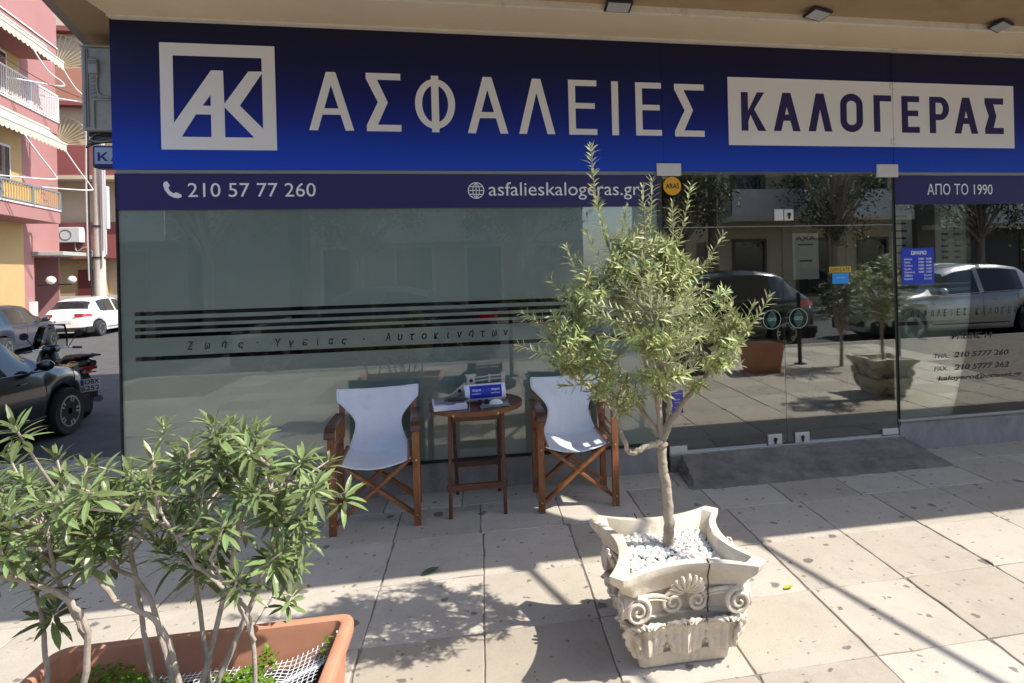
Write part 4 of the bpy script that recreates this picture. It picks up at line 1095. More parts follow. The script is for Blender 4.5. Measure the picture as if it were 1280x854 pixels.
# second stone planter and tree right of the view (seen in the glass)
pot2 = copy_tree(pot); pot2.location = (4.52, 2.45, 0); pot2.rotation_euler = (0, 0, .06); tag(pot2, 'stone capital planter mirrored in the right part of the glass doors', 'planter')
tr2 = copy_tree(tr1) if False else None
def simple_tree(name, label, loc, h, crown_r, ncl, seed, mat, leafL, trunk_r, per=60, group=None, cat='tree', cz=.68):
    rr = random.Random(seed); t = thing(name, label, cat, loc, 0, group); x, y, z = loc
    top = z + h
    MB().tube(smooth_path([(x, y, z), (x + rr.uniform(-.1, .1) * h * .1, y, z + h * .3), (x + rr.uniform(-.05, .05) * h, y, z + h * .55)], 6), [trunk_r * (1 - .04 * i) for i in range(13)], 9).build('trunk', BARK2, t, smooth=True)
    br = MB(); mb = MB(); c = Vector((x, y, z + h * cz))
    for i in range(ncl):
        while True:
            v = Vector((rr.uniform(-1, 1), rr.uniform(-1, 1), rr.uniform(-1, 1)))
            if .3 < v.length < 1: break
        p = c + Vector((v.x * crown_r, v.y * crown_r, v.z * h * (1 - cz) * .98)); p += Vector((1, 1, 1)) * .15 * crown_r * noise.noise(p * .9)
        s0 = Vector((x, y, z + h * rr.uniform(.3, .55)))
        br.tube([s0, s0.lerp(p, .5) + Vector((0, 0, .03 * h)), p], [trunk_r * .35, trunk_r * .2, trunk_r * .05], 5, cap=False)
        cr = crown_r * rr.uniform(.16, .30)
        for k in range(per):
            q = p + Vector((rr.gauss(0, .5), rr.gauss(0, .5), rr.gauss(0, .42))) * cr
            d = Vector((rr.uniform(-1, 1), rr.uniform(-1, 1), rr.uniform(-.7, .8)))
            if d.length < .1: continue
            vs, fs = leaf_verts(leafL * rr.uniform(.7, 1.2), leafL * .24, .3, .1, 2); R = frame_to(d, Vector((rr.uniform(-.6, .6), rr.uniform(-.6, .6), 1))); mb.add([R @ v_ + q for v_ in vs], fs)
    br.build('branches', BARK2, t, kind='stuff'); mb.build('foliage', mat, t, fixn=False, kind='stuff')
    return t
simple_tree('potted_tree', 'second potted olive tree right of the view, seen reflected in the glass', (4.52, 2.47, .335), 1.25, .34, 46, 3, LEAF_OLIVE, .055, .022, 36)
pebbles(4.52, 2.45, .232, .345, 700, 'white pebbles in the second stone planter beyond the right edge', 4)

# ================================================================== TERRACOTTA TROUGH WITH SHRUB
def trough(label, x0, x1, y0, y1, h, loc):
    t = thing('terracotta_trough', label, 'planter', loc)
    def rr_(ins, z, r=.05, n=6):
        a, b_, c, d = x0 + ins, x1 - ins, y0 + ins, y1 - ins; r = max(.012, r - ins * .6); pts = []
        for cx, cy, s in ((b_ - r, d - r, 0), (a + r, d - r, 90), (a + r, c + r, 180), (b_ - r, c + r, 270)):
            for k in range(n + 1):
                an = math.radians(s + 90 * k / n); pts.append(Vector((cx + r * math.cos(an), cy + r * math.sin(an), z)))
        return pts
    prof = [(.060, 0), (.045, .012), (.022, h * .80), (.018, h - .050), (.004, h - .047), (.0, h - .040), (.0, h - .012), (.003, h - .003), (.010, h), (.030, h), (.036, h - .004), (.040, h - .03), (.048, h * .3)]
    rings = [rr_(i, z) for i, z in prof]; n = len(rings[0]); mb = MB(); vs = [v for r in rings for v in r]; fs = []
    for i in range(len(rings) - 1):
        for k in range(n): fs.append([i * n + k, i * n + (k + 1) % n, (i + 1) * n + (k + 1) % n, (i + 1) * n + k])
    fs.append([(len(rings) - 1) * n + k for k in range(n)]); fs.append(list(range(n))[::-1])
    mb.add(vs, fs).build('trough_body', TERRA, t, smooth=True)
    return t
HT = .42
tg = trough('long terracotta coloured plastic trough holding the bushy shrub at lower left', -1.30, -.432, 1.70, 2.165, HT, (-.87, 1.93, 0))
so_ = MB()
so_.grid(lambda u, v: Vector((-1.25 + .77 * u, 1.75 + .365 * v, HT - .13 + .012 * noise.noise(Vector((u * 9, v * 6, 0))))), 24, 14)
so_ = so_.build('soil', SOIL, smooth=True); tag(so_, 'dark soil in the terracotta trough', kind='stuff')
# white plastic net on the soil, with a fold at the right end
net = MB()
def nz_(x, y):
    z = HT - .10 + .014 * noise.noise(Vector((x * 7, y * 7, 2)))
    if x > -.62: z += (x + .62) * .38 + .01 * math.sin(y * 30)
    return z
def npt(x, y): return Vector((x + .006 * noise.noise(Vector((x * 9, y * 9, 8))), y + .008 * noise.noise(Vector((x * 9, y * 9, 5))), nz_(x, y)))
stp = .0155
nx = int(.74 / stp); ny = int(.34 / stp)
for i in range(nx + 1):
    x = -1.235 + i * stp; net.tube([npt(x, 1.765 + .34 * k / 14) for k in range(15)], .0013, 4, cap=False)
for j in range(ny + 1):
    y = 1.765 + j * stp; net.tube([npt(-1.235 + .74 * k / 26, y) for k in range(27)], .0013, 4, cap=False)
net = net.build('plastic_net', NET, kind='stuff'); tag(net, 'white plastic mesh net lying over the soil of the terracotta trough')
MB().box((-.468, 2.06, HT - .035), (.006, .03, .055), Matrix.Rotation(.35, 3, 'Z')).build('plant_tag', M('tag_white', (.8, .8, .8), .5)); tag(bpy.data.objects['plant_tag'], 'small white plastic plant tag stuck in the right end of the trough', 'tag')
wd = MB(); rr = random.Random(9)
for cx, cy, r, n, hh in ((-.72, 1.93, .10, 520, .08), (-.60, 1.84, .06, 200, .06), (-.84, 1.84, .09, 380, .08), (-.98, 1.95, .08, 300, .07), (-1.13, 2.03, .09, 420, .10), (-1.03, 2.0, .07, 260, .08), (-.68, 2.07, .03, 60, .09), (-.50, 2.06, .035, 60, .09), (-1.2, 1.86, .05, 70, .04), (-.9, 1.74, .05, 70, .04)):
    for i in range(n):
        a = rr.uniform(0, 6.3); q = r * math.sqrt(rr.random()); z = HT - .095 + rr.uniform(0, hh) * (1 - q / r * .6); d = Vector((rr.uniform(-1, 1), rr.uniform(-1, 1), rr.uniform(-.1, .8)))
        L_ = rr.uniform(.012, .024); vs, fs = leaf_verts(L_, L_ * .33, .2, .2, 2); R = frame_to(d, Vector((0, 0, 1))); mb_p = Vector((cx + q * math.cos(a), cy + q * math.sin(a), z)); wd.add([R @ v + mb_p for v in vs], fs)
wd = wd.build('weeds', LEAF_WEED, fixn=False, kind='stuff'); tag(wd, 'bright green weeds growing through the net in the terracotta trough')

def at(ab, Y): return Vector((ab[0] * Y, Y, EYE + ab[1] * Y))
shrub = thing('shrub', 'bushy broad-leaved evergreen shrub with several bare grey stems in the terracotta trough', 'shrub', (-.87, 1.93, HT - .13))
stems = [([(-0.582, -0.592), (-0.563, -0.515), (-0.593, -0.449), (-0.669, -0.41)], 1.93, 1.88, .013), ([(-0.563, -0.515), (-0.6, -0.42), (-0.609, -0.351)], 1.93, 1.95, .010),
 ([(-0.439, -0.614), (-0.465, -0.517), (-0.531, -0.457), (-0.565, -0.39), (-0.577, -0.332)], 1.90, 1.98, .012), ([(-0.446, -0.589), (-0.485, -0.462), (-0.53, -0.411), (-0.539, -0.347)], 1.95, 2.05, .011),
 ([(-0.403, -0.572), (-0.423, -0.417), (-0.428, -0.252)], 1.97, 2.12, .010), ([(-0.43, -0.603), (-0.372, -0.422), (-0.359, -0.329), (-0.368, -0.233)], 1.92, 2.10, .011),
 ([(-0.344, -0.606), (-0.35, -0.514), (-0.379, -0.469), (-0.426, -0.417), (-0.466, -0.342)], 1.88, 1.90, .009), ([(-0.419, -0.605), (-0.323, -0.428), (-0.295, -0.311), (-0.263, -0.277)], 1.92, 2.08, .012),
 ([(-0.323, -0.428), (-0.31, -0.357), (-0.326, -0.296)], 2.0, 2.12, .007), ([(-0.472, -0.597), (-0.504, -0.408), (-0.498, -0.339), (-0.475, -0.26)], 1.96, 2.2, .010),
 ([(-0.614, -0.576), (-0.621, -0.462), (-0.649, -0.381)], 1.95, 2.1, .010), ([(-0.426, -0.417), (-0.414, -0.359), (-0.407, -0.301)], 1.9, 1.98, .007), ([(-0.344, -0.545), (-0.373, -0.47), (-0.402, -0.419)], 1.88, 1.86, .007)]
rr = random.Random(21); sk = []
for pts, y0, y1, r in stems:
    P = [at(p, y0 + (y1 - y0) * i / (len(pts) - 1)) for i, p in enumerate(pts)]
    if P[0].z < HT and P[0].z > HT - .2: P[0].z = min(P[0].z, HT - .13)
    lp = smooth_path(P, 9, .0015, rr); k = len(lp)
    MB().tube(lp, [r * .72 * (1 - .5 * i / k + .10 * noise.noise(Vector((i * .6, k, 0)))) for i in range(k)], 9).build('stem', BARK2, shrub, smooth=True); sk += lp[k // 2:]
cl = [(-0.649, -0.19), (-0.597, -0.239), (-0.637, -0.27), (-0.568, -0.287), (-0.506, -0.269), (-0.538, -0.324), (-0.608, -0.329), (-0.648, -0.347), (-0.475, -0.249), (-0.458, -0.209), (-0.427, -0.235), (-0.413, -0.301), (-0.367, -0.21), (-0.374, -0.257), (-0.334, -0.26), (-0.359, -0.305), (-0.414, -0.347), (-0.466, -0.308), (-0.314, -0.291), (-0.281, -0.312), (-0.31, -0.339), (-0.267, -0.265), (-0.233, -0.277), (-0.253, -0.308), (-0.323, -0.416), (-0.426, -0.405), (-0.3, -0.376), (-0.519, -0.372), (-0.655, -0.235), (-0.557, -0.254), (-0.502, -0.316), (-0.607, -0.284), (-0.381, -0.351), (-0.396, -0.273), (-0.549, -0.351), (-0.666, -0.301), (-0.629, -0.383), (-0.349, -0.354), (-0.477, -0.353), (-0.335, -0.224),
      (-.68, -.26), (-.70, -.33), (-.69, -.38), (-.44, -.26), (-.52, -.30), (-.585, -.31), (-.43, -.33), (-.39, -.31), (-.35, -.245), (-.30, -.30), (-.385, -.225), (-.48, -.28), (-.62, -.30)]
cl += [(a_ + rr.uniform(-.035, .035), b_ + rr.uniform(-.085, .008)) for a_, b_ in cl]
F = Foliage(); tw = MB()
for i, c in enumerate(cl):
    Y = rr.uniform(1.84, 2.28) - (.12 if c[0] < -.55 else 0); p = at(c, Y); p.z -= .02
    s0 = min(sk, key=lambda q: (q - p).length + (.1 if q.z > p.z - .04 else 0))
    pth = smooth_path([s0, s0.lerp(p, .5) + Vector((0, 0, -.01)), p], 6); tw.tube(pth, [.0048 - .0025 * k / len(pth) for k in range(len(pth))], 6, cap=False)
    axis = (p - s0).normalized() * .6 + Vector((rr.uniform(-.3, .3), rr.uniform(-.5, .1), .8)); axis.normalize()
    x = axis.cross(Vector((0, 1, 0))).normalized(); y = axis.cross(x)
    nl = rr.randint(16, 28)
    for k in range(nl):
        a = k * 2.4 + rr.uniform(-.3, .3); e = k / nl            # 0 outer/lower leaves, 1 inner upright
        out = x * math.cos(a) + y * math.sin(a)
        d = out * (1.1 - .75 * e) + axis * (-.25 + 1.25 * e) + Vector((0, 0, rr.uniform(-.15, .1)))
        L_ = rr.uniform(.062, .098) * (1 - .45 * e)
        F.leaf(p - axis * .055 * (1 - e) + out * .004, d, axis + Vector((0, 0, .5)) + out * .2, L_, L_ * rr.uniform(.095, .125), rr.choice((.05, .18, .32)))
tw.build('twigs', BARK2, shrub, smooth=True, kind='stuff')
F.build(shrub, LEAF_PITT, fold=.18, seg=4, nparts=300)
# fallen leaves
for i, (x, y, c, lab) in enumerate(((1.366, 2.706, (.38, .42, .03), 'yellow green fallen leaf on the sunlit paving right of the planter'), (-.335, 3.235, (.07, .11, .05), 'dark green fallen leaf at the edge of the shade'))):
    vs, fs = leaf_verts(.10 if i else .05, .024 if i else .013, .35, -.10, 6); R = Matrix.Rotation(-1.4 + i * .3, 3, 'Z')
    lo = MB().add([R @ v + Vector((x, y, .004)) for v in vs], fs).build('fallen_leaf', M('fallen_leaf_%s' % ('green' if i else 'yellow'), c, .5), fixn=False); tag(lo, lab, 'leaf')

# ================================================================== SIDE WALL FITTINGS
ac = thing('air_conditioner', 'grey air conditioner outdoor unit on the side wall left of the blue sign', 'air conditioner', (-2.55, 4.9, 2.54))
ACM = M('aged_white_paint', (.40, .40, .38), .6, var=.2, scale=5, dirt=((.25, .24, .22), .55, .8, 7))
ACD = M('ac_dark_grey', (.22, .22, .215), .7)  # darker grey for slot, ribs, louvres, fan ring and pipe
MB().b2(-2.632, -2.36, 4.75, 5.5, 2.545, 3.115).build('housing', ACM, ac, bevel=.012)
MB().b2(-2.638, -2.36, 4.745, 5.5, 3.1155, 3.128).build('top_panel', ACM, ac, bevel=.004)
MB().b2(-2.578, -2.52, 4.728, 4.7495, 2.93, 3.03).build('valve_cover', ACM, ac, bevel=.006)
MB().b2(-2.575, -2.524, 4.7262, 4.729, 2.995, 3.017).build('handle_slot', ACD, ac)
MB().b2(-2.606, -2.600, 4.744, 4.7495, 2.57, 3.10).build('rib', ACD, ac)
MB().b2(-2.590, -2.586, 4.744, 4.7495, 2.57, 3.10).build('rib', ACD, ac)
MB().tube([(-2.528, 4.742, 2.93), (-2.534, 4.742, 2.86), (-2.528, 4.742, 2.80), (-2.50, 4.742, 2.775), (-2.45, 4.742, 2.772)], .006, 8).build('moulded_rim', ACM, ac, smooth=True)
MB().tube([(-2.555, 4.742, 2.56), (-2.555, 4.742, 2.735), (-2.545, 4.742, 2.755), (-2.45, 4.742, 2.757)], .006, 8).build('moulded_rim', ACM, ac, smooth=True)
for i in range(6): MB().tube([(-2.57, 4.743, 2.90 - i * .026), (-2.545, 4.743, 2.903 - i * .026), (-2.54, 4.743, 2.912 - i * .026)], .0025, 6).build('louvre', ACD, ac, smooth=True)
MB().b2(-2.62, -2.36, 4.80, 4.83, 2.515, 2.544).build('wall_bracket', BLACK, ac); MB().b2(-2.62, -2.36, 5.4, 5.43, 2.515, 2.544).build('wall_bracket', BLACK, ac)
cb = thing('cable_bundle', 'sagging black cables and pipes below the air conditioner', 'cables', (-2.5, 4.8, 2.45))
for i in range(6):
    MB().tube(smooth_path([(-2.36, 4.74 + .02 * i, 2.50 - .008 * i), (-2.50, 4.74 + .01 * i, 2.47 + .012 * (i % 3)), (-2.585 - .006 * i, 4.76, 2.482 - .010 * i), (-2.56, 4.80, 2.535 - .012 * i), (-2.45, 4.85, 2.52)], 6), .007, 7).build('cable', BLACK if i % 2 else M('grey_pipe', (.2, .2, .19), .7), cb, smooth=True)
ks = thing('projecting_sign', 'small pale lightbox sign with dark blue frame and letters ΚΑ on the side wall', 'sign', (-2.66, 5.2, 2.36))
MB().b2(-2.826, -2.40, 5.2, 5.32, 2.362, 2.535).build('frame', M('sign_frame_navy', (.02, .03, .14), .4), ks, bevel=.02, segs=3)
MB().b2(-2.802, -2.42, 5.196, 5.1995, 2.392, 2.515).build('face', M('lightbox_face', (.42, .48, .62), .4), ks, bevel=.0015)
for ch_, a_ in (('K', -2.782), ('A', -2.695), ('L', -2.60), ('O', -2.51)): flat('letter', G(ch_, a_, a_ + .070, 2.412, 2.478, .016), 5.1935, .002, M('navy_print', (.02, .025, .22), .5), ks)

# ================================================================== CARS
def interp(tab, x):
    if x <= tab[0][0]: return tab[0][1]
    for (a, va), (b_, vb) in zip(tab, tab[1:]):
        if x <= b_:
            e = (x - a) / (b_ - a); return va + (vb - va) * e
    return tab[-1][1]
def sm(tab, x, d=.012): return (interp(tab, x - d) + interp(tab, x) * 2 + interp(tab, x + d)) / 4
CG = M('car_glass', (.018, .022, .024), .04, spec=.8)
TYRE = M('tyre', (.02, .02, .02), .85); RIM = M('alloy_rim', (.42, .43, .45), .3, .9); CHR = M('chrome', (.6, .6, .62), .15, 1)
REDL = M('red_lens', (.45, .012, .02), .15, coat=.6); CLL = M('clear_lens', (.55, .58, .60), .1, coat=.8); ARCH = M('arch_dark', (.01, .01, .011), .9)
def make_car(name, label, loc, rz, paint, L=4.0, Wd=1.72, H=1.5, kind='hatch', group=None, cat='car', detail=True):
    t = thing(name, label, cat, loc, rz, group); Bk = dict(parent=t, world=False)
    h = H / 1.5
    if kind == 'hatch':
        belt = [(0, .55), (.012, .80), (.03, .92), (.08, .97), (.3, .96), (.5, .93), (.74, .90), (.86, .84), (.95, .72), (.985, .60), (1, .48)]
        roof = [(0, .55), (.012, .80), (.03, .93), (.075, 1.04), (.15, 1.36), (.20, 1.44), (.30, 1.49), (.42, 1.50), (.54, 1.44), (.60, 1.36), (.745, .945), (.86, .87), (.95, .745), (.985, .62), (1, .48)]
    else:
        belt = [(0, .55), (.01, .80), (.03, .90), (.15, .95), (.4, .93), (.70, .90), (.86, .82), (.96, .68), (.99, .58), (1, .48)]
        roof = [(0, .55), (.01, .81), (.03, .92), (.14, .98), (.27, 1.30), (.36, 1.41), (.48, 1.44), (.56, 1.40), (.62, 1.30), (.735, .95), (.86, .86), (.96, .70), (.99, .60), (1, .48)]
    wb_t = [(0, .60), (.02, .74), (.08, .84), (.25, 1), (.5, 1), (.8, .99), (.92, .90), (.98, .76), (1, .62)]
    wx = (.185, .81); RW_ = .305 * h; AR = RW_ + .055
    nX = 84; xs = sorted(set([i / nX for i in range(nX + 1)])); rows = []; info = []
    for x in xs:
        zb = sm(belt, x) * h; zr = max(sm(roof, x) * h, zb + .012); w = Wd / 2 * sm(wb_t, x); cab = min(1, max(0, (zr - zb - .03) / .25))
        X = (x - .5) * L; z0 = .21
        for c in wx:
            dx = abs(X - (c - .5) * L)
            if dx < AR: z0 = max(z0, RW_ + math.sqrt(AR * AR - dx * dx) * 1.0)
        z0 = min(z0, zb - .12)
        wr = w * (.90 - .20 * cab)
        zs = [(w * .93, z0), (w * .985, z0 + (zb - z0) * .25), (w * 1.0, z0 + (zb - z0) * .50), (w * .985, z0 + (zb - z0) * .72), (w * .965, zb - .02), (w * .945, zb)]
        zs += [(w * .945 + (wr - w * .945) * e, zb + (zr - .045 * cab - zb) * e) for e in (.33, .66, .92)]
        zs += [(wr * .93, zr - .018 * cab), (wr * .6, zr + .004), (0, zr + .010)]
        rows.append([Vector((X, q, z)) for q, z in zs]); info.append((x, zb, zr, cab, w))
    n = len(rows[0]); parts = {}
    def addq(key, pts):
        parts.setdefault(key, MB()).add(pts, [[0, 1, 2, 3]] if len(pts) == 4 else [[0, 1, 2]])
    ws0, ws1 = (.605, .735) if kind == 'hatch' else (.625, .725); rs0, rs1 = (.078, .15) if kind == 'hatch' else (.145, .275)
    for i in range(len(rows) - 1):
        x = (xs[i] + xs[i + 1]) / 2; cabm = min(info[i][3], info[i + 1][3])
        for j in range(n - 1):
            key = 'body'
            if 6 <= j + 1 <= 8 and j >= 5 and cabm > .25:
                side_ok = not (abs(x - .44) < .012 or x < rs0 + .10 or x > ws1 - .03 or abs(x - ws0) < -1)
                if kind == 'hatch' and x < .20: side_ok = False
                if side_ok and j >= 5 and j < 8: key = 'window_rear' if x < .44 else 'window_front'
            if j >= 8 and (ws0 < x < ws1): key = 'windscreen'
            if j >= 8 and (rs0 < x < rs1): key = 'rear_window'
            for sg in (1, -1):
                q = [rows[i][j], rows[i + 1][j], rows[i + 1][j + 1], rows[i][j + 1]]
                q = [Vector((p.x, p.y * sg, p.z)) for p in q]
                if sg < 0: q.reverse()
                kk = key if key in ('body', 'windscreen', 'rear_window') else key + str(sg)
                addq(kk, q)
    # ends and floor
    for row in (rows[0], rows[-1]):
        pts = row + [Vector((p.x, -p.y, p.z)) for p in row[::-1][1:]]
        parts['body'].add(pts, [list(range(len(pts)))])
    for key, mb in parts.items():
        me_o = mb
        me = me_o.mesh(key, paint if key == 'body' else CG, False, False)
        bm = bmesh.new(); bm.from_mesh(me); bmesh.ops.remove_doubles(bm, verts=bm.verts, dist=.0008); bmesh.ops.recalc_face_normals(bm, faces=bm.faces); bm.to_mesh(me); bm.free()
        for p in me.polygons: p.use_smooth = True
        try: me.set_sharp_from_angle(angle=math.radians(42))
        except Exception: pass
        link({'body': 'body', 'windscreen': 'windscreen', 'rear_window': 'rear_window'}.get(key, 'side_window'), me, t)
    MB().b2(-L * .485, L * .485, -Wd * .44, Wd * .44, .17, .42 * h).build('underbody', ARCH, bevel=.05, **Bk)
    for c in wx:
        MB().lathe([(AR - .005, -Wd * .40), (AR - .005, Wd * .40)], ((c - .5) * L, 0, RW_ + .02), 20, 'y').build('wheel_arch', ARCH, **Bk)
        for sg in (-1, 1):
            cx = (c - .5) * L; yo = sg * (Wd / 2 - .085)
            wh = MB().lathe([(RW_ * .62, -.095), (RW_ * .95, -.098), (RW_, -.07), (RW_, .07), (RW_ * .95, .098), (RW_ * .62, .095)], (cx, yo, RW_), 28, 'y').build('wheel', TYRE, smooth=True, **Bk)
            mb = MB(); ysd = yo + sg * .075
            ang = [2 * PI * k / 5 for k in range(5)]
            for a in ang:
                for da in (-.17, .17):
                    p0 = Vector((cx + .03 * math.cos(a), ysd, RW_ + .03 * math.sin(a))); p1 = Vector((cx + RW_ * .6 * math.cos(a + da), ysd + sg * .008, RW_ + RW_ * .6 * math.sin(a + da)))
                    mb.bar(p0, p1, .028, .03, (0, 1, 0))
            mb.lathe([(.045, -.02), (.045, .02)], (cx, ysd, RW_), 12, 'y')
            rim = mb.build('rim', RIM, wh, world=False, kind='stuff'); 
            MB().lathe([(RW_ * .60, -.012), (RW_ * .66, -.012), (RW_ * .66, .012), (RW_ * .60, .012), (RW_ * .60, -.012)], (cx, ysd + sg * .012, RW_), 28, 'y', False).build('rim_ring', RIM, wh, world=False)
            MB().lathe([(.02, -.002), (RW_ * .6, -.002), (RW_ * .6, .002), (.02, .002)], (cx, ysd - sg * .03, RW_), 20, 'y').build('brake_disc', ARCH, wh, world=False)
    # lamps, plates, mirrors, handles, seams
    def surf(x, e_z, sg, out=0):
        r = rows[int(round(x * nX))]; zz = e_z * h
        for a, b_ in zip(r, r[1:]):
            if (a.z - zz) * (b_.z - zz) <= 0 and a.z != b_.z:
                e = (zz - a.z) / (b_.z - a.z); return Vector((a.x, sg * (a.y + (b_.y - a.y) * e + out), zz))
        return Vector((r[2].x, sg * (r[2].y + out), zz))
    for sg in (-1, 1):
        # tail lamp wrapping the rear corner
        def tl(u, v):
            x = u * .095; z = .80 + .115 * v - .02 * u
            p = surf(max(x, .012), z, sg, .006); 
            if u < .35: e = (1 - u / .35); p = Vector((-L / 2 + .02 + .05 * (1 - e) - .012, sg * (abs(p.y) * (1 - .42 * e)), p.z))
            return p
        MB().grid(tl, 10, 4).build('tail_light', REDL, smooth=True, **Bk)
        def hl(u, v):
            x = 1 - .016 - u * .11; z = .62 + (.10 + .10 * u) * v + .05 * u
            p = surf(x, z, sg, .006)
            if u < .3: e = 1 - u / .3; p = Vector((L / 2 - .045 - .02 * v, sg * abs(p.y) * (1 - .35 * e), p.z))
            return p
        MB().grid(hl, 10, 4).build('headlight', CLL, smooth=True, **Bk)
        mp = Vector(((.665 - .5) * L, sg * (Wd / 2 + .07), .98 * h))
        mb = MB().grid(lambda u, v: mp + Vector((.065 * math.cos(2 * PI * u) * math.sin(PI * v), .105 * math.sin(2 * PI * u) * math.sin(PI * v), .072 * math.cos(PI * v))), 16, 10, True)
        mb.build('mirror', paint, smooth=True, **Bk)
        MB().bar(mp, mp + Vector((.0, -sg * .12, -.06)), .03, .03).build('mirror_arm', BLACK, **Bk)
        for x in ((.40, .62) if kind == 'hatch' else (.40, .62)):
            p = surf(x - .03, .80, sg, .012); MB().box(p, (.13, .02, .025)).build('door_handle', paint, bevel=.006, **Bk)
        for x in (.44, .70, .235):
            pts = [surf(x, z, sg, .0015) for z in (.34, .5, .65, .8, .92)] if x != .235 else [surf(x + .02, z, sg, .0015) for z in (.66, .8, .92)]
            MB().tube(pts, .004, 4).build('door_seam', ARCH, **Bk)
        MB().tube([surf(x, .33, sg, .004) for x in (.30, .4, .5, .6, .70)], .012, 6).build('sill_trim', BLACK, **Bk)
        MB().tube([surf(x / 40, sm(belt, x / 40) - .012, sg, .003) for x in range(9, 30)], .008, 6).build('window_trim', BLACK, **Bk)
    MB().box((-L / 2 - .004, 0, .62 * h), (.012, .52, .115)).build('number_plate', M('plate_white', (.7, .7, .7), .4), bevel=.004, **Bk)
    MB().box((L / 2 + .004, 0, .42 * h), (.012, .52, .115)).build('number_plate', M('plate_white', (.7, .7, .7), .4), bevel=.004, **Bk)
    MB().box((-L / 2 + .035, 0, .33 * h), (.10, Wd * .78, .16)).build('bumper', BLACK, bevel=.03, **Bk)
    MB().box((L / 2 - .05, 0, .36 * h), (.12, Wd * .6, .14)).build('grille', ARCH, bevel=.03, **Bk)
    MB().bar((-L * .42, -.02, 1.0 * h), (-L * .385, .28, 1.07 * h), .012, .02).build('wiper', BLACK, **Bk) if kind == 'hatch' else None
    return t
PWHITE = M('white_car_paint', (.72, .72, .73), .25, coat=.8); PBLUE = M('slate_blue_car_paint', (.022, .030, .055), .3, 0, coat=.8)
PBLACK = M('black_car_paint', (.008, .009, .011), .2, coat=.9); PGREEN = M('dark_green_car_paint', (.012, .022, .018), .2, coat=.9); PSILV = M('silver_car_paint', (.45, .46, .47), .3, .6, coat=.7); PDG = M('dark_grey_car_paint', (.05, .052, .056), .28, .4, coat=.8)
GZ = -.65
w_ = make_car('parked_car', 'white hatchback with red tail lights parked in front of the utility pole', (-15.0, 27.6, GZ), math.radians(92), PWHITE, 4.05, 1.72, 1.47)
make_car('parked_car', 'dark slate blue car parked before the pink building, left of the white hatchback', (-14.04, 21.0, GZ), math.radians(100.6), PBLUE, 4.3, 1.78, 1.47)
make_car('parked_car', 'near black car at the left edge with its front wheel above the shrub', (-6.63, 8.68, GZ), math.radians(90), PBLACK, 4.0, 1.78, 1.62)
# cars parked along the kerb behind the viewer (seen in the glass)
make_car('parked_car', 'dark green hatchback mirrored in the glass doors with red tail light', (4.35, -2.75, -.12), math.radians(180), PGREEN, 4.0, 1.7, 1.5)
make_car('parked_car', 'silver car mirrored in the right window', (9.6, -2.75, -.12), math.radians(180), PSILV, 4.3, 1.76, 1.5)
make_car('parked_car', 'dark grey saloon mirrored dimly in the frosted window behind the olive tree', (-1.9, -2.8, -.12), math.radians(180), PDG, 4.4, 1.76, 1.45, 'sedan')
make_car('parked_car', 'black hatchback mirrored dimly in the left of the frosted window', (-8.2, -2.8, -.12), math.radians(180), PBLACK, 4.0, 1.74, 1.5)
make_car('parked_car', 'white car parked across the road mirrored in the right window', (13.8, -7.4, -.12), 0, PWHITE, 4.3, 1.76, 1.48)

# ================================================================== SCOOTER
sc = thing('scooter', 'black scooter with clear windscreen, mirrors and two line number plate seen from behind', 'scooter', (-6.70, 11.46, GZ), math.radians(140))
Bs = dict(parent=sc, world=False)
for x, nm in ((-.62, 'wheel'), (.68, 'wheel')):
    w0 = MB().lathe([(.15, -.05), (.235, -.055), (.25, -.03), (.25, .03), (.235, .055), (.15, .05)], (x, 0, .25), 28, 'y').build(nm, TYRE, smooth=True, **Bs)
    MB().lathe([(.02, -.03), (.155, -.035), (.155, .035), (.02, .03)], (x, 0, .25), 20, 'y').build('rim', PDG, w0, world=False, smooth=True)
def loft(st, n=20):
    mb = MB()
    def fn(u, v):
        i = min(int(v * (len(st) - 1)), len(st) - 2); e = v * (len(st) - 1) - i; a = st[i]; b_ = st[i + 1]; q = [a[k] + (b_[k] - a[k]) * e for k in range(4)]
        an = 2 * PI * u; ca = math.cos(an); sa = math.sin(an)
        return Vector((q[0], q[2] * abs(ca) ** .7 * (1 if ca > 0 else -1), q[1] + q[3] * abs(sa) ** .7 * (1 if sa > 0 else -1)))
    return mb.grid(fn, n, (len(st) - 1) * 4, True)
loft([(-.88, .86, .02, .02), (-.84, .86, .12, .06), (-.6, .80, .16, .14), (-.3, .66, .17, .16), (-.1, .50, .14, .10), (-.02, .45, .1, .04)]).build('tail_fairing', PBLACK, smooth=True, **Bs)
loft([(-.80, .955, .05, .015), (-.74, .965, .13, .035), (-.4, .94, .15, .05), (-.22, .87, .13, .05), (.02, .86, .10, .04), (.06, .85, .03, .02)]).build('seat', M('seat_vinyl', (.015, .015, .016), .5), smooth=True, **Bs)
MB().bar((-.95, -.12, .99), (-.62, -.14, .985), .02, .025).bar((-.95, .12, .99), (-.62, .14, .985), .02, .025).bar((-.95, -.13, .99), (-.95, .13, .99), .02, .025).build('grab_rail', BLACK, bevel=.006, **Bs)
loft([(-.12, .34, .16, .06), (.3, .32, .18, .07), (.42, .42, .19, .14), (.50, .60, .20, .22), (.56, .80, .16, .18), (.60, .98, .10, .06)]).build('front_shield', PBLACK, smooth=True, **Bs)
loft([(.46, .30, .07, .06), (.66, .40, .09, .12), (.90, .50, .06, .05), (.97, .46, .02, .02)]).build('front_mudguard', PBLACK, smooth=True, **Bs)
MB().tube([(.68, .07, .25), (.60, .08, .6), (.50, .03, .95)], .022, 8).tube([(.68, -.07, .25), (.60, -.08, .6), (.50, -.03, .95)], .022, 8).build('fork', PDG, smooth=True, **Bs)
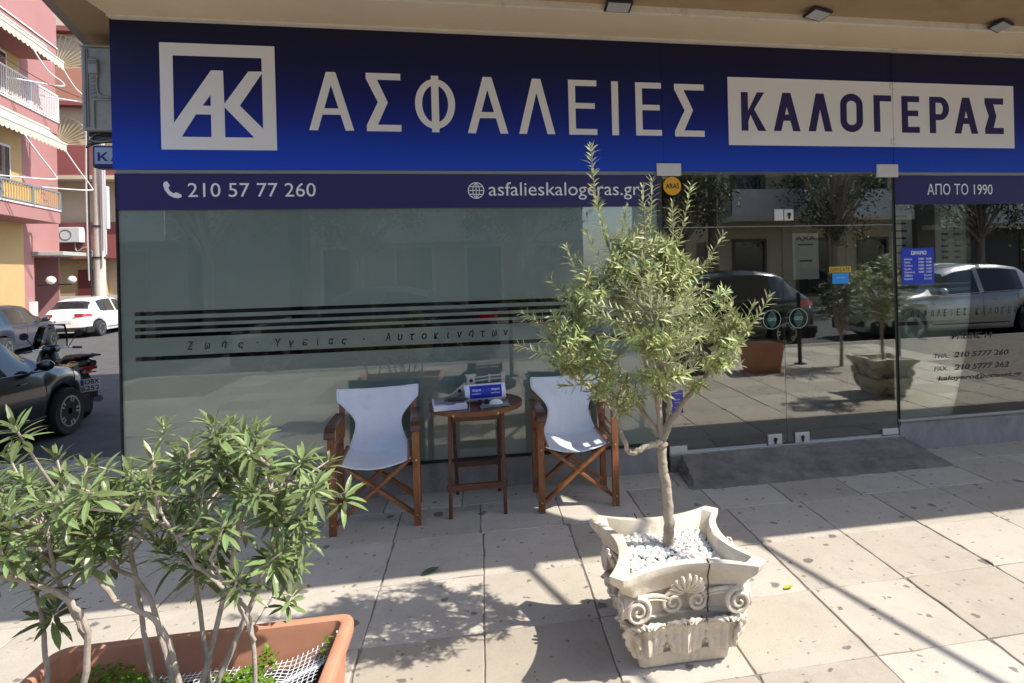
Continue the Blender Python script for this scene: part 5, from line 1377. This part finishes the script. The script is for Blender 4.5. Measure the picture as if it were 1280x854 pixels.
hb = MB().tube([(.36, -.36, 1.02), (.44, -.2, 1.04), (.50, 0, 1.02), (.44, .2, 1.04), (.36, .36, 1.02)], .013, 8).build('handlebar', CHR, smooth=True, **Bs)
loft([(.38, 1.02, .04, .03), (.46, 1.03, .13, .07), (.58, 1.0, .12, .09), (.66, .95, .05, .04)]).build('headset', PBLACK, smooth=True, **Bs)
for sg in (-1, 1):
    MB().tube([(.34, sg * .38, 1.02), (.40, sg * .27, 1.03)], .019, 8).build('grip', BLACK, hb, world=False)
    MB().tube([(.42, sg * .22, 1.04), (.40, sg * .28, 1.16), (.40, sg * .33, 1.24)], .007, 6).build('mirror_stalk', BLACK, smooth=True, **Bs)
    MB().lathe([(.01, -.015), (.055, -.012), (.06, .008), (.03, .015)], (.40, sg * .36, 1.275), 16, 'x').build('mirror', BLACK, smooth=True, **Bs)
SHIELD = glass_mat('windscreen_acrylic', (.86, .88, .88), .06)
ms = MB().grid(lambda u, v: Vector((.60 - .12 * v - .10 * (2 * u - 1) ** 2, (.24 - .07 * v * v) * (2 * u - 1), 1.02 + .42 * v)), 14, 8).build('windscreen', SHIELD, smooth=True, **Bs)
md = ms.modifiers.new('s', 'SOLIDIFY'); md.thickness = .004
MB().box((-.90, 0, .80), (.03, .20, .05)).build('tail_light', REDL, bevel=.01, **Bs)
MB().box((-.915, .0, .735), (.02, .16, .022)).build('reflector', M('orange_reflector', (.8, .12, .02), .3, emit=None), **Bs)
MB().box((-.90, 0, .48), (.02, .20, .26)).bar((-.72, 0, .7), (-.90, 0, .55), .10, .02).build('plate_holder', BLACK, **Bs)
MB().box((-.915, 0, .535), (.006, .265, .20)).build('number_plate', M('plate_white', (.7, .7, .7)), bevel=.003, **Bs)
MB().box((-.9185, .108, .582), (.002, .045, .09)).build('plate_band', M('plate_blue', (.02, .07, .4), .4), **Bs)
PB = M('plate_black', (.02, .02, .03), .5)
RZ = Matrix.Rotation(-PI / 2, 3, 'Z')
for s1, x0, x1, z0 in (('OBX', -.075, .12, .550), ('6252', -.12, .12, .450)):
    o_ = text('lettering', s1, x0, x1, z0, z0 + .075, 0, PB, sc, bold=.02, R=RZ); o_.location = (-.9185, 0, 0)
MB().tube([(-.75, -.17, .28), (-.35, -.19, .27)], .06, 12).build('exhaust', CHR, smooth=True, **Bs)
loft([(-.86, .40, .05, .02), (-.70, .50, .08, .03), (-.45, .47, .06, .02)]).build('rear_mudguard', BLACK, smooth=True, **Bs)

# ================================================================== PINK APARTMENT BUILDING (local frame: +x along the street, +y into the house)
PK = M('pink_render', (.40, .19, .18), .9, var=.1, scale=.7); YL = M('yellow_render', (.52, .36, .165), .9, var=.1, scale=.7); CRM = M('cream_render', (.74, .62, .44), .9, var=.08, scale=.8)
RED = M('red_render', (.36, .11, .10), .9, var=.12, scale=.8); WHM = M('white_rail_paint', (.75, .75, .76), .5); GRM = M('grey_rail', (.22, .26, .30), .5, .2); AWN = M('awning_canvas', (.55, .52, .43), .9, var=.12, scale=3)
pkz = math.atan2(.983, -.184)
pb = thing('apartment_building', 'pink and yellow apartment building with balconies and folded awnings at the left edge', 'building', (-12.66, 21.66, GZ), pkz)
Bp = dict(parent=pb, world=False)
MB().b2(-16, .0, .9, 9, 0, 13).build('wall', YL, **Bp)
MB().b2(.001, 2.4, .9, 9, 2.9, 13).b2(.001, .62, .9, 9, 0, 2.9).b2(2.3, 2.4, .9, 9, 0, 2.9).b2(.62, 2.3, 1.7, 9, 0, 2.9).build('pink_wall', PK, kind='stuff', **Bp)
MB().b2(-16, 0, .86, .899, 0, 1.0).build('pale_base', M('pale_base', (.72, .66, .52), .9), **Bp)
for z, zt in ((4.0, .12), (6.72, .12), (9.0, .12)):
    MB().b2(-16, .03, -.0, .9, z - .12, z + .25).build('balcony_slab', PK, bevel=.01, **Bp)
    MB().b2(-16, .05, -.03, .0, z + .2505, z + .29).build('slab_edge', WHM, **Bp)
def rail(z, mat, bmat, panel=None, step=.11, h_=.80):
    rl_ = MB().b2(-16, 0, -.02, .02, z + h_, z + h_ + .05).build('handrail', mat, **Bp)
    MB().b2(-16, 0, -.012, .012, z + .08, z + .11).build('handrail', mat, **Bp)
    n = int(5.2 / step)
    for i in range(n):
        x = -.02 - i * step
        MB().b2(x - .012, x + .012, -.010, .010, z + .11, z + h_).build('baluster', bmat, rl_, world=False)
    for i in range(4): MB().b2(-.03 - i * 1.7, .03 - i * 1.7, -.03, .03, z, z + h_).build('post', mat, rl_, world=False)
rail(6.97, WHM, WHM); rail(4.25, GRM, YL, step=.14, h_=.55); 
MB().b2(-16, 0, -.02, .03, 9.25, 10.2).build('parapet', PK, bevel=.01, **Bp)
MB().b2(-5.5, -1.2, .03, .06, 4.3, 4.78).build('privacy_screen', M('yellow_screen', (.7, .52, .24), .8), **Bp)
# windows
for x0, x1, z0, z1 in ((-2.3, -.72, 4.3, 6.1), (-2.6, -.8, 7.05, 8.8), (-4.5, -3.2, 4.3, 6.1)):
    f_ = MB().b2(x0, x1, .87, .899, z0, z1).build('window_frame', WHM, **Bp); MB().b2(x0 + .07, x1 - .07, .86, .8695, z0 + .07, z1 - .07).build('pane', CG, f_, world=False)
MB().b2(.12, .30, .80, .899, 4.3, 4.9).b2(.52, .70, .80, .899, 4.3, 4.9).build('white_posts', WHM, kind='stuff', **Bp)
# awnings with hinged arms
def awning(label, x0, x1, zt, arms, side, kz):
    t = thing('awning', label, 'awning', (-12.66, 21.66, GZ), pkz, group='awnings on the pink building'); Bw = dict(parent=t, world=False)
    MB().tube([(x0, -.30, zt - .02), (x1, -.30, zt - .02)], .055, 10).build('roller', AWN, smooth=True, **Bw)
    mb = MB().grid(lambda u, v: Vector((x0 + (x1 - x0) * u, -.30 - .42 * v, zt - .03 - .42 * v)), 6, 3)
    c_ = mb.build('canvas', AWN, **Bw); c_.modifiers.new('s', 'SOLIDIFY').thickness = .006
    n = int((x1 - x0) / .22); mb = MB()
    for i in range(n):
        a = x0 + (x1 - x0) * i / n; b_ = x0 + (x1 - x0) * (i + 1) / n
        pts = [(a, zt - .45), (b_, zt - .45)] + [(b_ + (a - b_) * k / 6, zt - .62 - .05 * math.sin(PI * k / 6)) for k in range(7)]
        mb.add([(p[0], -.725, p[1]) for p in pts] + [(p[0], -.731, p[1]) for p in pts], [list(range(9)), list(range(17, 8, -1))] + [[k, (k + 1) % 9, 9 + (k + 1) % 9, 9 + k] for k in range(9)])
    mb.build('scalloped_valance', AWN, **Bw)
    MB().tube([(x0, -.72, zt - .44), (x1, -.72, zt - .44)], .030, 8).build('front_bar', WHM, smooth=True, **Bw)
    for a in arms:
        MB().tube(smooth_path([(a, -.66, zt - .42), (a + .55, -.86, zt - 1.05), (a + 1.08, -1.02, kz + .10), (a + 1.08, -.98, kz - .0), (a + .75, -.55, kz - .02), (a + .5, -.05, kz)], 5), .018, 8).build('arm', WHM, smooth=True, **Bw)
awning('rolled white awning with two long hinged arms on the upper balcony', -6, -1.55, 8.85, (-3.55, -1.75), 1, 7.5)
awning('rolled cream awning with scalloped edge and two hinged arms on the lower balcony', -6, -1.50, 6.5, (-4.15, -1.75), 1, 4.85)
# doorway with canopy
dw = thing('house_door', 'white framed glass entrance door of the pink building under a small flat canopy', 'door', (-12.66, 21.66, GZ), pkz); Bd = dict(parent=dw, world=False)
MB().b2(.63, 2.29, 1.62, 1.69, 0, 2.75).build('glass_panel', M('frosted_door_glass', (.30, .33, .34), .3), **Bd)
for x in (.66, 1.25, 1.32, 2.25): MB().b2(x - .045, x + .045, 1.55, 1.619, 0, 2.75).build('frame', WHM, **Bd)
for z in (.06, 1.1, 2.1, 2.7): MB().b2(.63, 2.29, 1.56, 1.6185, z - .04, z + .04).build('frame', WHM, **Bd)
MB().b2(.45, 2.75, .10, .899, 2.93, 3.05).build('canopy', M('canopy_concrete', (.4, .4, .38), .8), bevel=.01, **Bd)
for x in (.78, 2.32):
    t = thing('globe_lamp', 'white globe lamp %s the entrance door of the pink building' % ('left of' if x < 1 else 'right of'), 'lamp', (-12.66, 21.66, GZ), pkz, group='globe lamps at the entrance')
    MB().lathe([(.02, -.13), (.09, -.10), (.13, -.03), (.13, .03), (.09, .10), (.02, .13)], (x, .55, 2.15), 16).build('globe', M('opal_glass', (.75, .75, .72), .25), t, smooth=True, world=False)
    MB().tube([(x, .9, 2.0), (x, .55, 2.0)], .02, 6).build('arm', BLACK, t, world=False)
mbx = thing('mailbox', 'small white box with red bottom on the pink wall left of the entrance door', 'box', (-12.66, 21.66, GZ), pkz)
MB().b2(.22, .50, .78, .899, 1.05, 1.5).build('box_body', WHM, mbx, world=False, bevel=.01); MB().b2(.24, .46, .77, .895, .93, 1.045).build('box_bottom', RED, mbx, world=False)
# utility cable across
def wire(name, label, pts, r=.012): 
    o = MB().tube(smooth_path(pts, 10), r, 5).build(name, BLACK, smooth=True); tag(o, label, 'cable', 'overhead cables'); return o

# ================================================================== SECOND BUILDING
b2_ = thing('apartment_building', 'cream and red apartment building with fan pattern balcony grilles behind the utility pole', 'building', (-15, 29.2, GZ))
Bb = dict(parent=b2_, world=True)
def w2(x0, x1, z0, z1, mat, y=29.2, name='wall', d=.5): return MB().b2(x0, x1, y, y + d, GZ + z0, GZ + z1).build(name, mat, b2_)
MB().b2(-26, -10, 29.7, 38, GZ, 17).build('block', CRM, b2_)
w2(-20, -10, 6.36, 7.58, RED, 28.4, 'balcony_front', .12); w2(-20, -10, 6.20, 6.359, CRM, 28.38, 'slab_edge', 1.3)
w2(-20, -10, 9.36, 10.68, M('salmon_render', (.56, .26, .17), .9), 28.4, 'balcony_front', .12); w2(-20, -10, 9.20, 9.359, RED, 28.38, 'slab_edge', 1.3)
w2(-20, -10, 12.4, 13.7, CRM, 28.4, 'balcony_front', .12); w2(-20, -10, 12.2, 12.399, RED, 28.38, 'slab_edge', 1.3)
w2(-20, -15.6, 0, 3.0, M('olive_render', (.50, .36, .18), .9), 29.4, 'ground_wall', .3); w2(-14.6, -10, 0, 3.0, M('olive_render', (.50, .36, .18), .9), 29.4, 'ground_wall', .3)
w2(-16.55, -15.6, 0, 2.55, M('garage_red', (.16, .03, .025), .7), 29.35, 'garage_door', .04)
w2(-20, -14.9, 3.0, 4.5, RED, 29.0, 'band', .6); w2(-20, -14.9, 4.5, 6.19, CRM, 29.25, 'wall', .4)
# balcony fan grilles
def fan_grille(cx, z, y, r, label=None):
    g_ = MB().b2(cx - r, cx + r, y - .02, y + .02, z - .03, z + .02).build('fan_grille', M('cream_metal', (.62, .54, .36), .5), b2_)
    for i in range(21):
        a = PI * (i + .5) / 21
        MB().bar((cx + .12 * math.cos(a), y, z + .12 * math.sin(a)), (cx + r * math.cos(a), y, z + r * .95 * math.sin(a)), .028, .03, (0, 1, 0)).build('slat', MC['cream_metal'], g_)
    for q in (r, r * .99):
        MB().tube([(cx + q * math.cos(PI * k / 20), y, z + q * .95 * math.sin(PI * k / 20)) for k in range(21)], .025, 5, cap=False).build('rim', MC['cream_metal'], g_)
        break
w2(-20, -10, 7.585, 9.19, CRM, 28.75, 'wall', .3); w2(-20, -10, 10.685, 12.19, CRM, 28.75, 'wall', .3)
fan_grille(-16.75, GZ + 7.62, 28.6, 1.25); fan_grille(-16.75, GZ + 10.72, 28.6, 1.45); fan_grille(-13.9, GZ + 7.62, 28.6, 1.25)
for i in range(16):
    MB().b2(-20 + i * .5 - .02, -20 + i * .5 + .02, 28.42, 28.46, GZ + 13.7, GZ + 15.4).build('rail_post', M('rust_red_rail', (.45, .12, .06), .6), b2_)
for z in (14.4, 15.2): MB().b2(-20, -10, 28.43, 28.45, GZ + z, GZ + z + .07).build('rail', MC['rust_red_rail'], b2_)
ac2 = thing('air_conditioner', 'white air conditioner unit on the red band above the entrance of the second building', 'air conditioner', (-16.4, 28.85, GZ + 3.7))
MB().b2(-16.85, -16.05, 28.62, 28.98, GZ + 3.66, GZ + 4.28).build('housing', M('ac_white', (.74, .74, .72), .5), ac2, bevel=.02)
ring_ = MB(); ring(ring_, -16.55, GZ + 3.97, .22, .22, .03, 28.619, 20, .01); ring_.build('fan_grille', ACD, ac2)
MB().tube(smooth_path([(-16.3, 28.75, GZ + 3.66), (-16.2, 28.7, GZ + 3.3), (-15.9, 28.8, GZ + 3.45), (-15.5, 28.8, GZ + 3.0), (-14.9, 28.0, GZ + 2.8)], 6), .03, 6).build('pipe', ACD, ac2, smooth=True)
gt = thing('garden_fence', 'low white painted fence with dark openings behind the white hatchback', 'fence', (-15.5, 28.2, GZ))
for i in range(26): MB().b2(-17.6 + i * .22, -17.6 + i * .22 + .12, 28.18, 28.24, GZ, GZ + 1.35).build('paling', M('fence_white', (.66, .62, .54), .8), gt)
MB().b2(-17.6, -12, 28.15, 28.27, GZ + 1.3505, GZ + 1.48).build('rail', MC['fence_white'], gt); MB().b2(-17.6, -12, 28.241, 28.27, GZ + .3, GZ + .45).build('rail', MC['fence_white'], gt)

# third house right of the pole, with flowers and white awning
b3 = thing('apartment_building', 'pale house with pink balcony, flower boxes and white awning right of the utility pole', 'building', (-14, 34, GZ))
MB().b2(-19, -8, 36.2, 44, GZ, 11).build('wall', CRM, b3)
MB().b2(-19, -8, 35.0, 36.2, GZ + 3.45, GZ + 3.6).build('slab', RED, b3); MB().b2(-19, -8, 34.98, 35.08, GZ + 3.61, GZ + 4.6).build('balcony_front', PK, b3)
MB().b2(-19, -8, 35.0, 36.2, GZ + 7.6, GZ + 7.8).build('slab', RED, b3); MB().b2(-19, -8, 34.98, 35.08, GZ + 7.81, GZ + 9.0).build('balcony_front', PK, b3)
MB().add([(-19, 35.9, GZ + 7.3), (-15.6, 35.9, GZ + 7.3), (-15.6, 34.4, GZ + 6.3), (-19, 34.4, GZ + 6.3)], [[0, 1, 2, 3]]).build('awning_canvas', M('white_canvas_far', (.75, .74, .7), .9), b3).modifiers.new('s', 'SOLIDIFY').thickness = .02
MB().b2(-19, -15.6, 34.38, 34.41, GZ + 5.7, GZ + 6.3).build('valance', MC['white_canvas_far'], b3)
MB().b2(-17.9, -16.6, 36.17, 36.2, GZ + 3.7, GZ + 5.9).build('window', CG, b3)
fb = MB(); rr = random.Random(4)
for i in range(900):
    p = Vector((rr.uniform(-19, -15.8), 34.85 + rr.uniform(-.25, .25), GZ + 4.7 + abs(rr.gauss(0, .28)))); d = Vector((rr.uniform(-1, 1), rr.uniform(-1, 1), rr.uniform(-.5, 1))); vs, fs = leaf_verts(.16, .05, .3, .1, 2); R = frame_to(d, Vector((0, 0, 1))); fb.add([R @ v + p for v in vs], fs)
fb = fb.build('balcony_plants', LEAF_WEED, fixn=False, kind='stuff'); tag(fb, 'green plants spilling over the balcony box right of the utility pole')

# utility pole
up = thing('utility_pole', 'pale concrete utility pole with cables and pipes between the two houses', 'pole', (-13.2, 24.6, GZ))
MB().tube([(-13.2, 24.6, GZ), (-13.17, 24.6, GZ + 9.5)], [.19, .13], 16).build('pole', M('pole_concrete', (.55, .51, .44), .9, var=.15, scale=3), up, smooth=True)
for dx, r, z0, z1 in ((-.24, .03, 2.1, 8.5), (-.17, .025, 1.2, 9), (.19, .03, 2.6, 9), (.25, .05, 3.2, 8), (.30, .03, 3.0, 9)):
    MB().tube(smooth_path([(-13.2 + dx, 24.45, GZ + z0), (-13.2 + dx * 1.05, 24.43, GZ + (z0 + z1) / 2), (-13.18 + dx * .9, 24.45, GZ + z1)], 5), r, 7).build('cable', BLACK if r < .03 else M('grey_conduit', (.5, .5, .5), .6), up, smooth=True)
MB().lathe([(.205, -.03), (.205, .03)], (-13.19, 24.6, GZ + 2.9), 16).build('strap', BLACK, up); MB().lathe([(.195, -.03), (.195, .03)], (-13.19, 24.6, GZ + 4.0), 16).build('strap', BLACK, up)
MB().b2(-13.02, -12.82, 24.42, 24.6, GZ + 3.9, GZ + 5.4).build('junction_box', M('grey_conduit', (.5, .5, .5)), up, bevel=.02)
wire('overhead_cable', 'black overhead cable crossing in front of the upper pink balcony', [(-13.1, 24.5, GZ + 8.3), (-12.6, 21.0, GZ + 8.05), (-12.2, 17.5, GZ + 8.3), (-11.9, 12, GZ + 9.2)])
def push_back(roots, k):
    for o in roots:
        L_ = Vector(o.location); o.location = Vector((L_.x * k, L_.y * k, EYE + (L_.z - EYE) * k)); o.scale = (k, k, k)
tops = [o for o in COL.objects if o.parent is None]
push_back([pb, dw, mbx] + [o for o in tops if o.name.startswith(('awning', 'globe_lamp'))], 1.2)
push_back([b2_, ac2, gt], 1.17)
push_back([b3], 1.05); push_back([up], 1.17)
# ================================================================== ACROSS THE ROAD (mirrored in the glass)
def far_house(label, x0, x1, y0, y1, h, mat, floors, wins, seed, wm=None):
    t = thing('town_house', label, 'building', ((x0 + x1) / 2, y0, 0)); rr = random.Random(seed)
    MB().b2(x0, x1, y1, y0, -.1, h).build('wall', mat, t)
    fh = h / floors
    for f in range(floors):
        z = f * fh
        if f: MB().b2(x0 + .2, x1 - .2, y0 + .003, y0 + 1.0, z - .08, z + .08).build('balcony_slab', CREAM, t); MB().b2(x0 + .2, x1 - .2, y0 + .95, y0 + 1.0, z + .0805, z + 1.0).build('balcony_front', wm or WHM, t)
        for i in range(wins):
            cx = x0 + (x1 - x0) * (i + .5) / wins
            fr_ = MB().b2(cx - .65, cx + .65, y0 + .002, y0 + .05, z + .25, z + 2.35).build('window_frame', M('shutter_brown', (.16, .12, .09), .6) if seed % 2 else WHM, t)
            MB().b2(cx - .55, cx + .55, y0 + .051, y0 + .06, z + .35, z + 2.25).build('pane', CG, fr_)
    for s_ in (x0, x1):
        for f in range(floors):
            for k in range(3):
                yy = y0 - 1.5 - k * 2.4; xx = (x0 - .04, x0 - .002) if s_ == x0 else (x1 + .002, x1 + .04)
                MB().b2(xx[0], xx[1], yy - .5, yy + .5, f * fh + .7, f * fh + 2.3).build('window_frame', M('shutter_brown', (.16, .12, .09), .6), t)
    return t
far_house('tall grey brown building across the road mirrored in the frosted window', -40, -9, -12.5, -22, 8, M('far_grey', (.30, .28, .25), .9), 3, 9, 1)
far_house('pale cream old house across the road with white shutters mirrored left of the olive tree', -5.5, 3.5, -12.2, -22, 7.5, M('far_cream', (.50, .46, .37), .9), 3, 4, 2)
far_house('cream building with rows of windows mirrored at top of the glass doors', 8.2, 15.5, -11.8, -24, 9, M('far_cream2', (.66, .56, .40), .9), 3, 3, 3)
far_house('dark grey block mirrored at upper right of the glass doors', 16.5, 44, -12.2, -22, 8, M('far_dark', (.16, .15, .14), .9), 3, 8, 5)
MB().b2(-8.6, -6.2, -13, -20, -.1, 6).build('garden_wall', M('far_grey', (.22, .2, .18), .9)); tag(bpy.data.objects['garden_wall'], 'grey garden wall between two houses across the road', 'wall')
for i, (x, y, h_, r) in enumerate(((-7.3, -9.6, 6.5, 2.3), (-3.4, -9.3, 5.8, 2.0), (1.2, -9.8, 6.2, 2.2), (6.0, -9.4, 5.5, 1.8), (11.2, -3.9 - 5.4, 6.6, 2.4), (16.6, -9.3, 6.0, 2.2))):
    simple_tree('street_tree', ('leafy street tree across the road mirrored ' + ('far left in the frosted window', 'behind the left chair', 'over the small table', 'at the left door jamb', 'in the right glass door', 'in the right window')[i]), (x, y, 0), h_, r, 46, 30 + i, LEAF_DARK, .16, .16, 90, 'street trees across the road')
def far_pole(x, y, label, lean=.0, r=.12):
    t = thing('street_pole', label, 'pole', (x, y, -.1))
    MB().tube([(x, y, -.1), (x + lean, y, 8.5)], [r, r * .7], 12).build('pole', M('pole_wood', (.20, .16, .12), .9), t, smooth=True)
    MB().bar((x + lean - .6, y, 7.9), (x + lean + .6, y, 7.9), .1, .1).build('cross_arm', M('pole_wood', (.2, .16, .12)), t)
far_pole(6.9, -8.9, 'dark wooden street pole mirrored in the left glass door', .15, .17); far_pole(-4.6, -8.9, 'pale street pole mirrored in the frosted window above the left chair')
# planters and posts on the kerb side of the pavement (mirrored in the doors)
tp2 = thing('terracotta_pot', 'terracotta pot on the kerb side mirrored low in the left glass door', 'planter', (3.85, .72, 0))
for sc_, x, y in ((1, 3.85, .72),):
    mb = MB().grid(lambda u, v: Vector((3.85 + (.20 + .055 * v) * max(-1, min(1, 1.35 * math.cos(2 * PI * u))), .72 + (.20 + .055 * v) * max(-1, min(1, 1.35 * math.sin(2 * PI * u))), .42 * v)), 32, 6, True); mb.build('pot_body', TERRA, tp2, smooth=True)
    MB().b2(3.62, 4.08, .49, .95, .385, .395).build('soil', SOIL, tp2)
ub = thing('utility_cabinet', 'large dark grey street cabinet mirrored in the glass doors behind the olive crown', 'cabinet', (2.7, .45, 0))
MB().b2(2.30, 3.12, .2, .72, 0, 1.22).build('cabinet_body', M('cabinet_grey', (.16, .15, .14), .7), ub, bevel=.01); MB().b2(2.27, 3.15, .17, .75, 1.2205, 1.26).build('cabinet_lid', M('cabinet_grey', (.16, .15, .14)), ub, bevel=.005)
def bollard(x, y, label):
    t = thing('bollard', label, 'bollard', (x, y, 0), group='thin black posts along the kerb')
    MB().tube([(x, y, 0), (x, y, 1.0)], .03, 12).build('post', BLACK, t, smooth=True); MB().lathe([(.02, -.045), (.045, 0), (.02, .045)], (x, y, 1.03), 12).build('knob', BLACK, t, smooth=True); MB().lathe([(.09, 0), (.09, .012)], (x, y, 0.001), 14).build('foot', BLACK, t)
bollard(4.65, .34, 'thin black post mirrored in the right glass door'); bollard(6.3, .34, 'thin black post mirrored in the right window'); bollard(.4, .0, 'thin black post behind the viewer, mirrored behind the small table')
simple_tree('potted_shrub', 'bushy dark shrub in the kerbside pot mirrored in the right glass door', (5.1, .7, 0), 1.35, .42, 40, 77, LEAF_DARK, .06, .03, 40, None, 'shrub', .70)
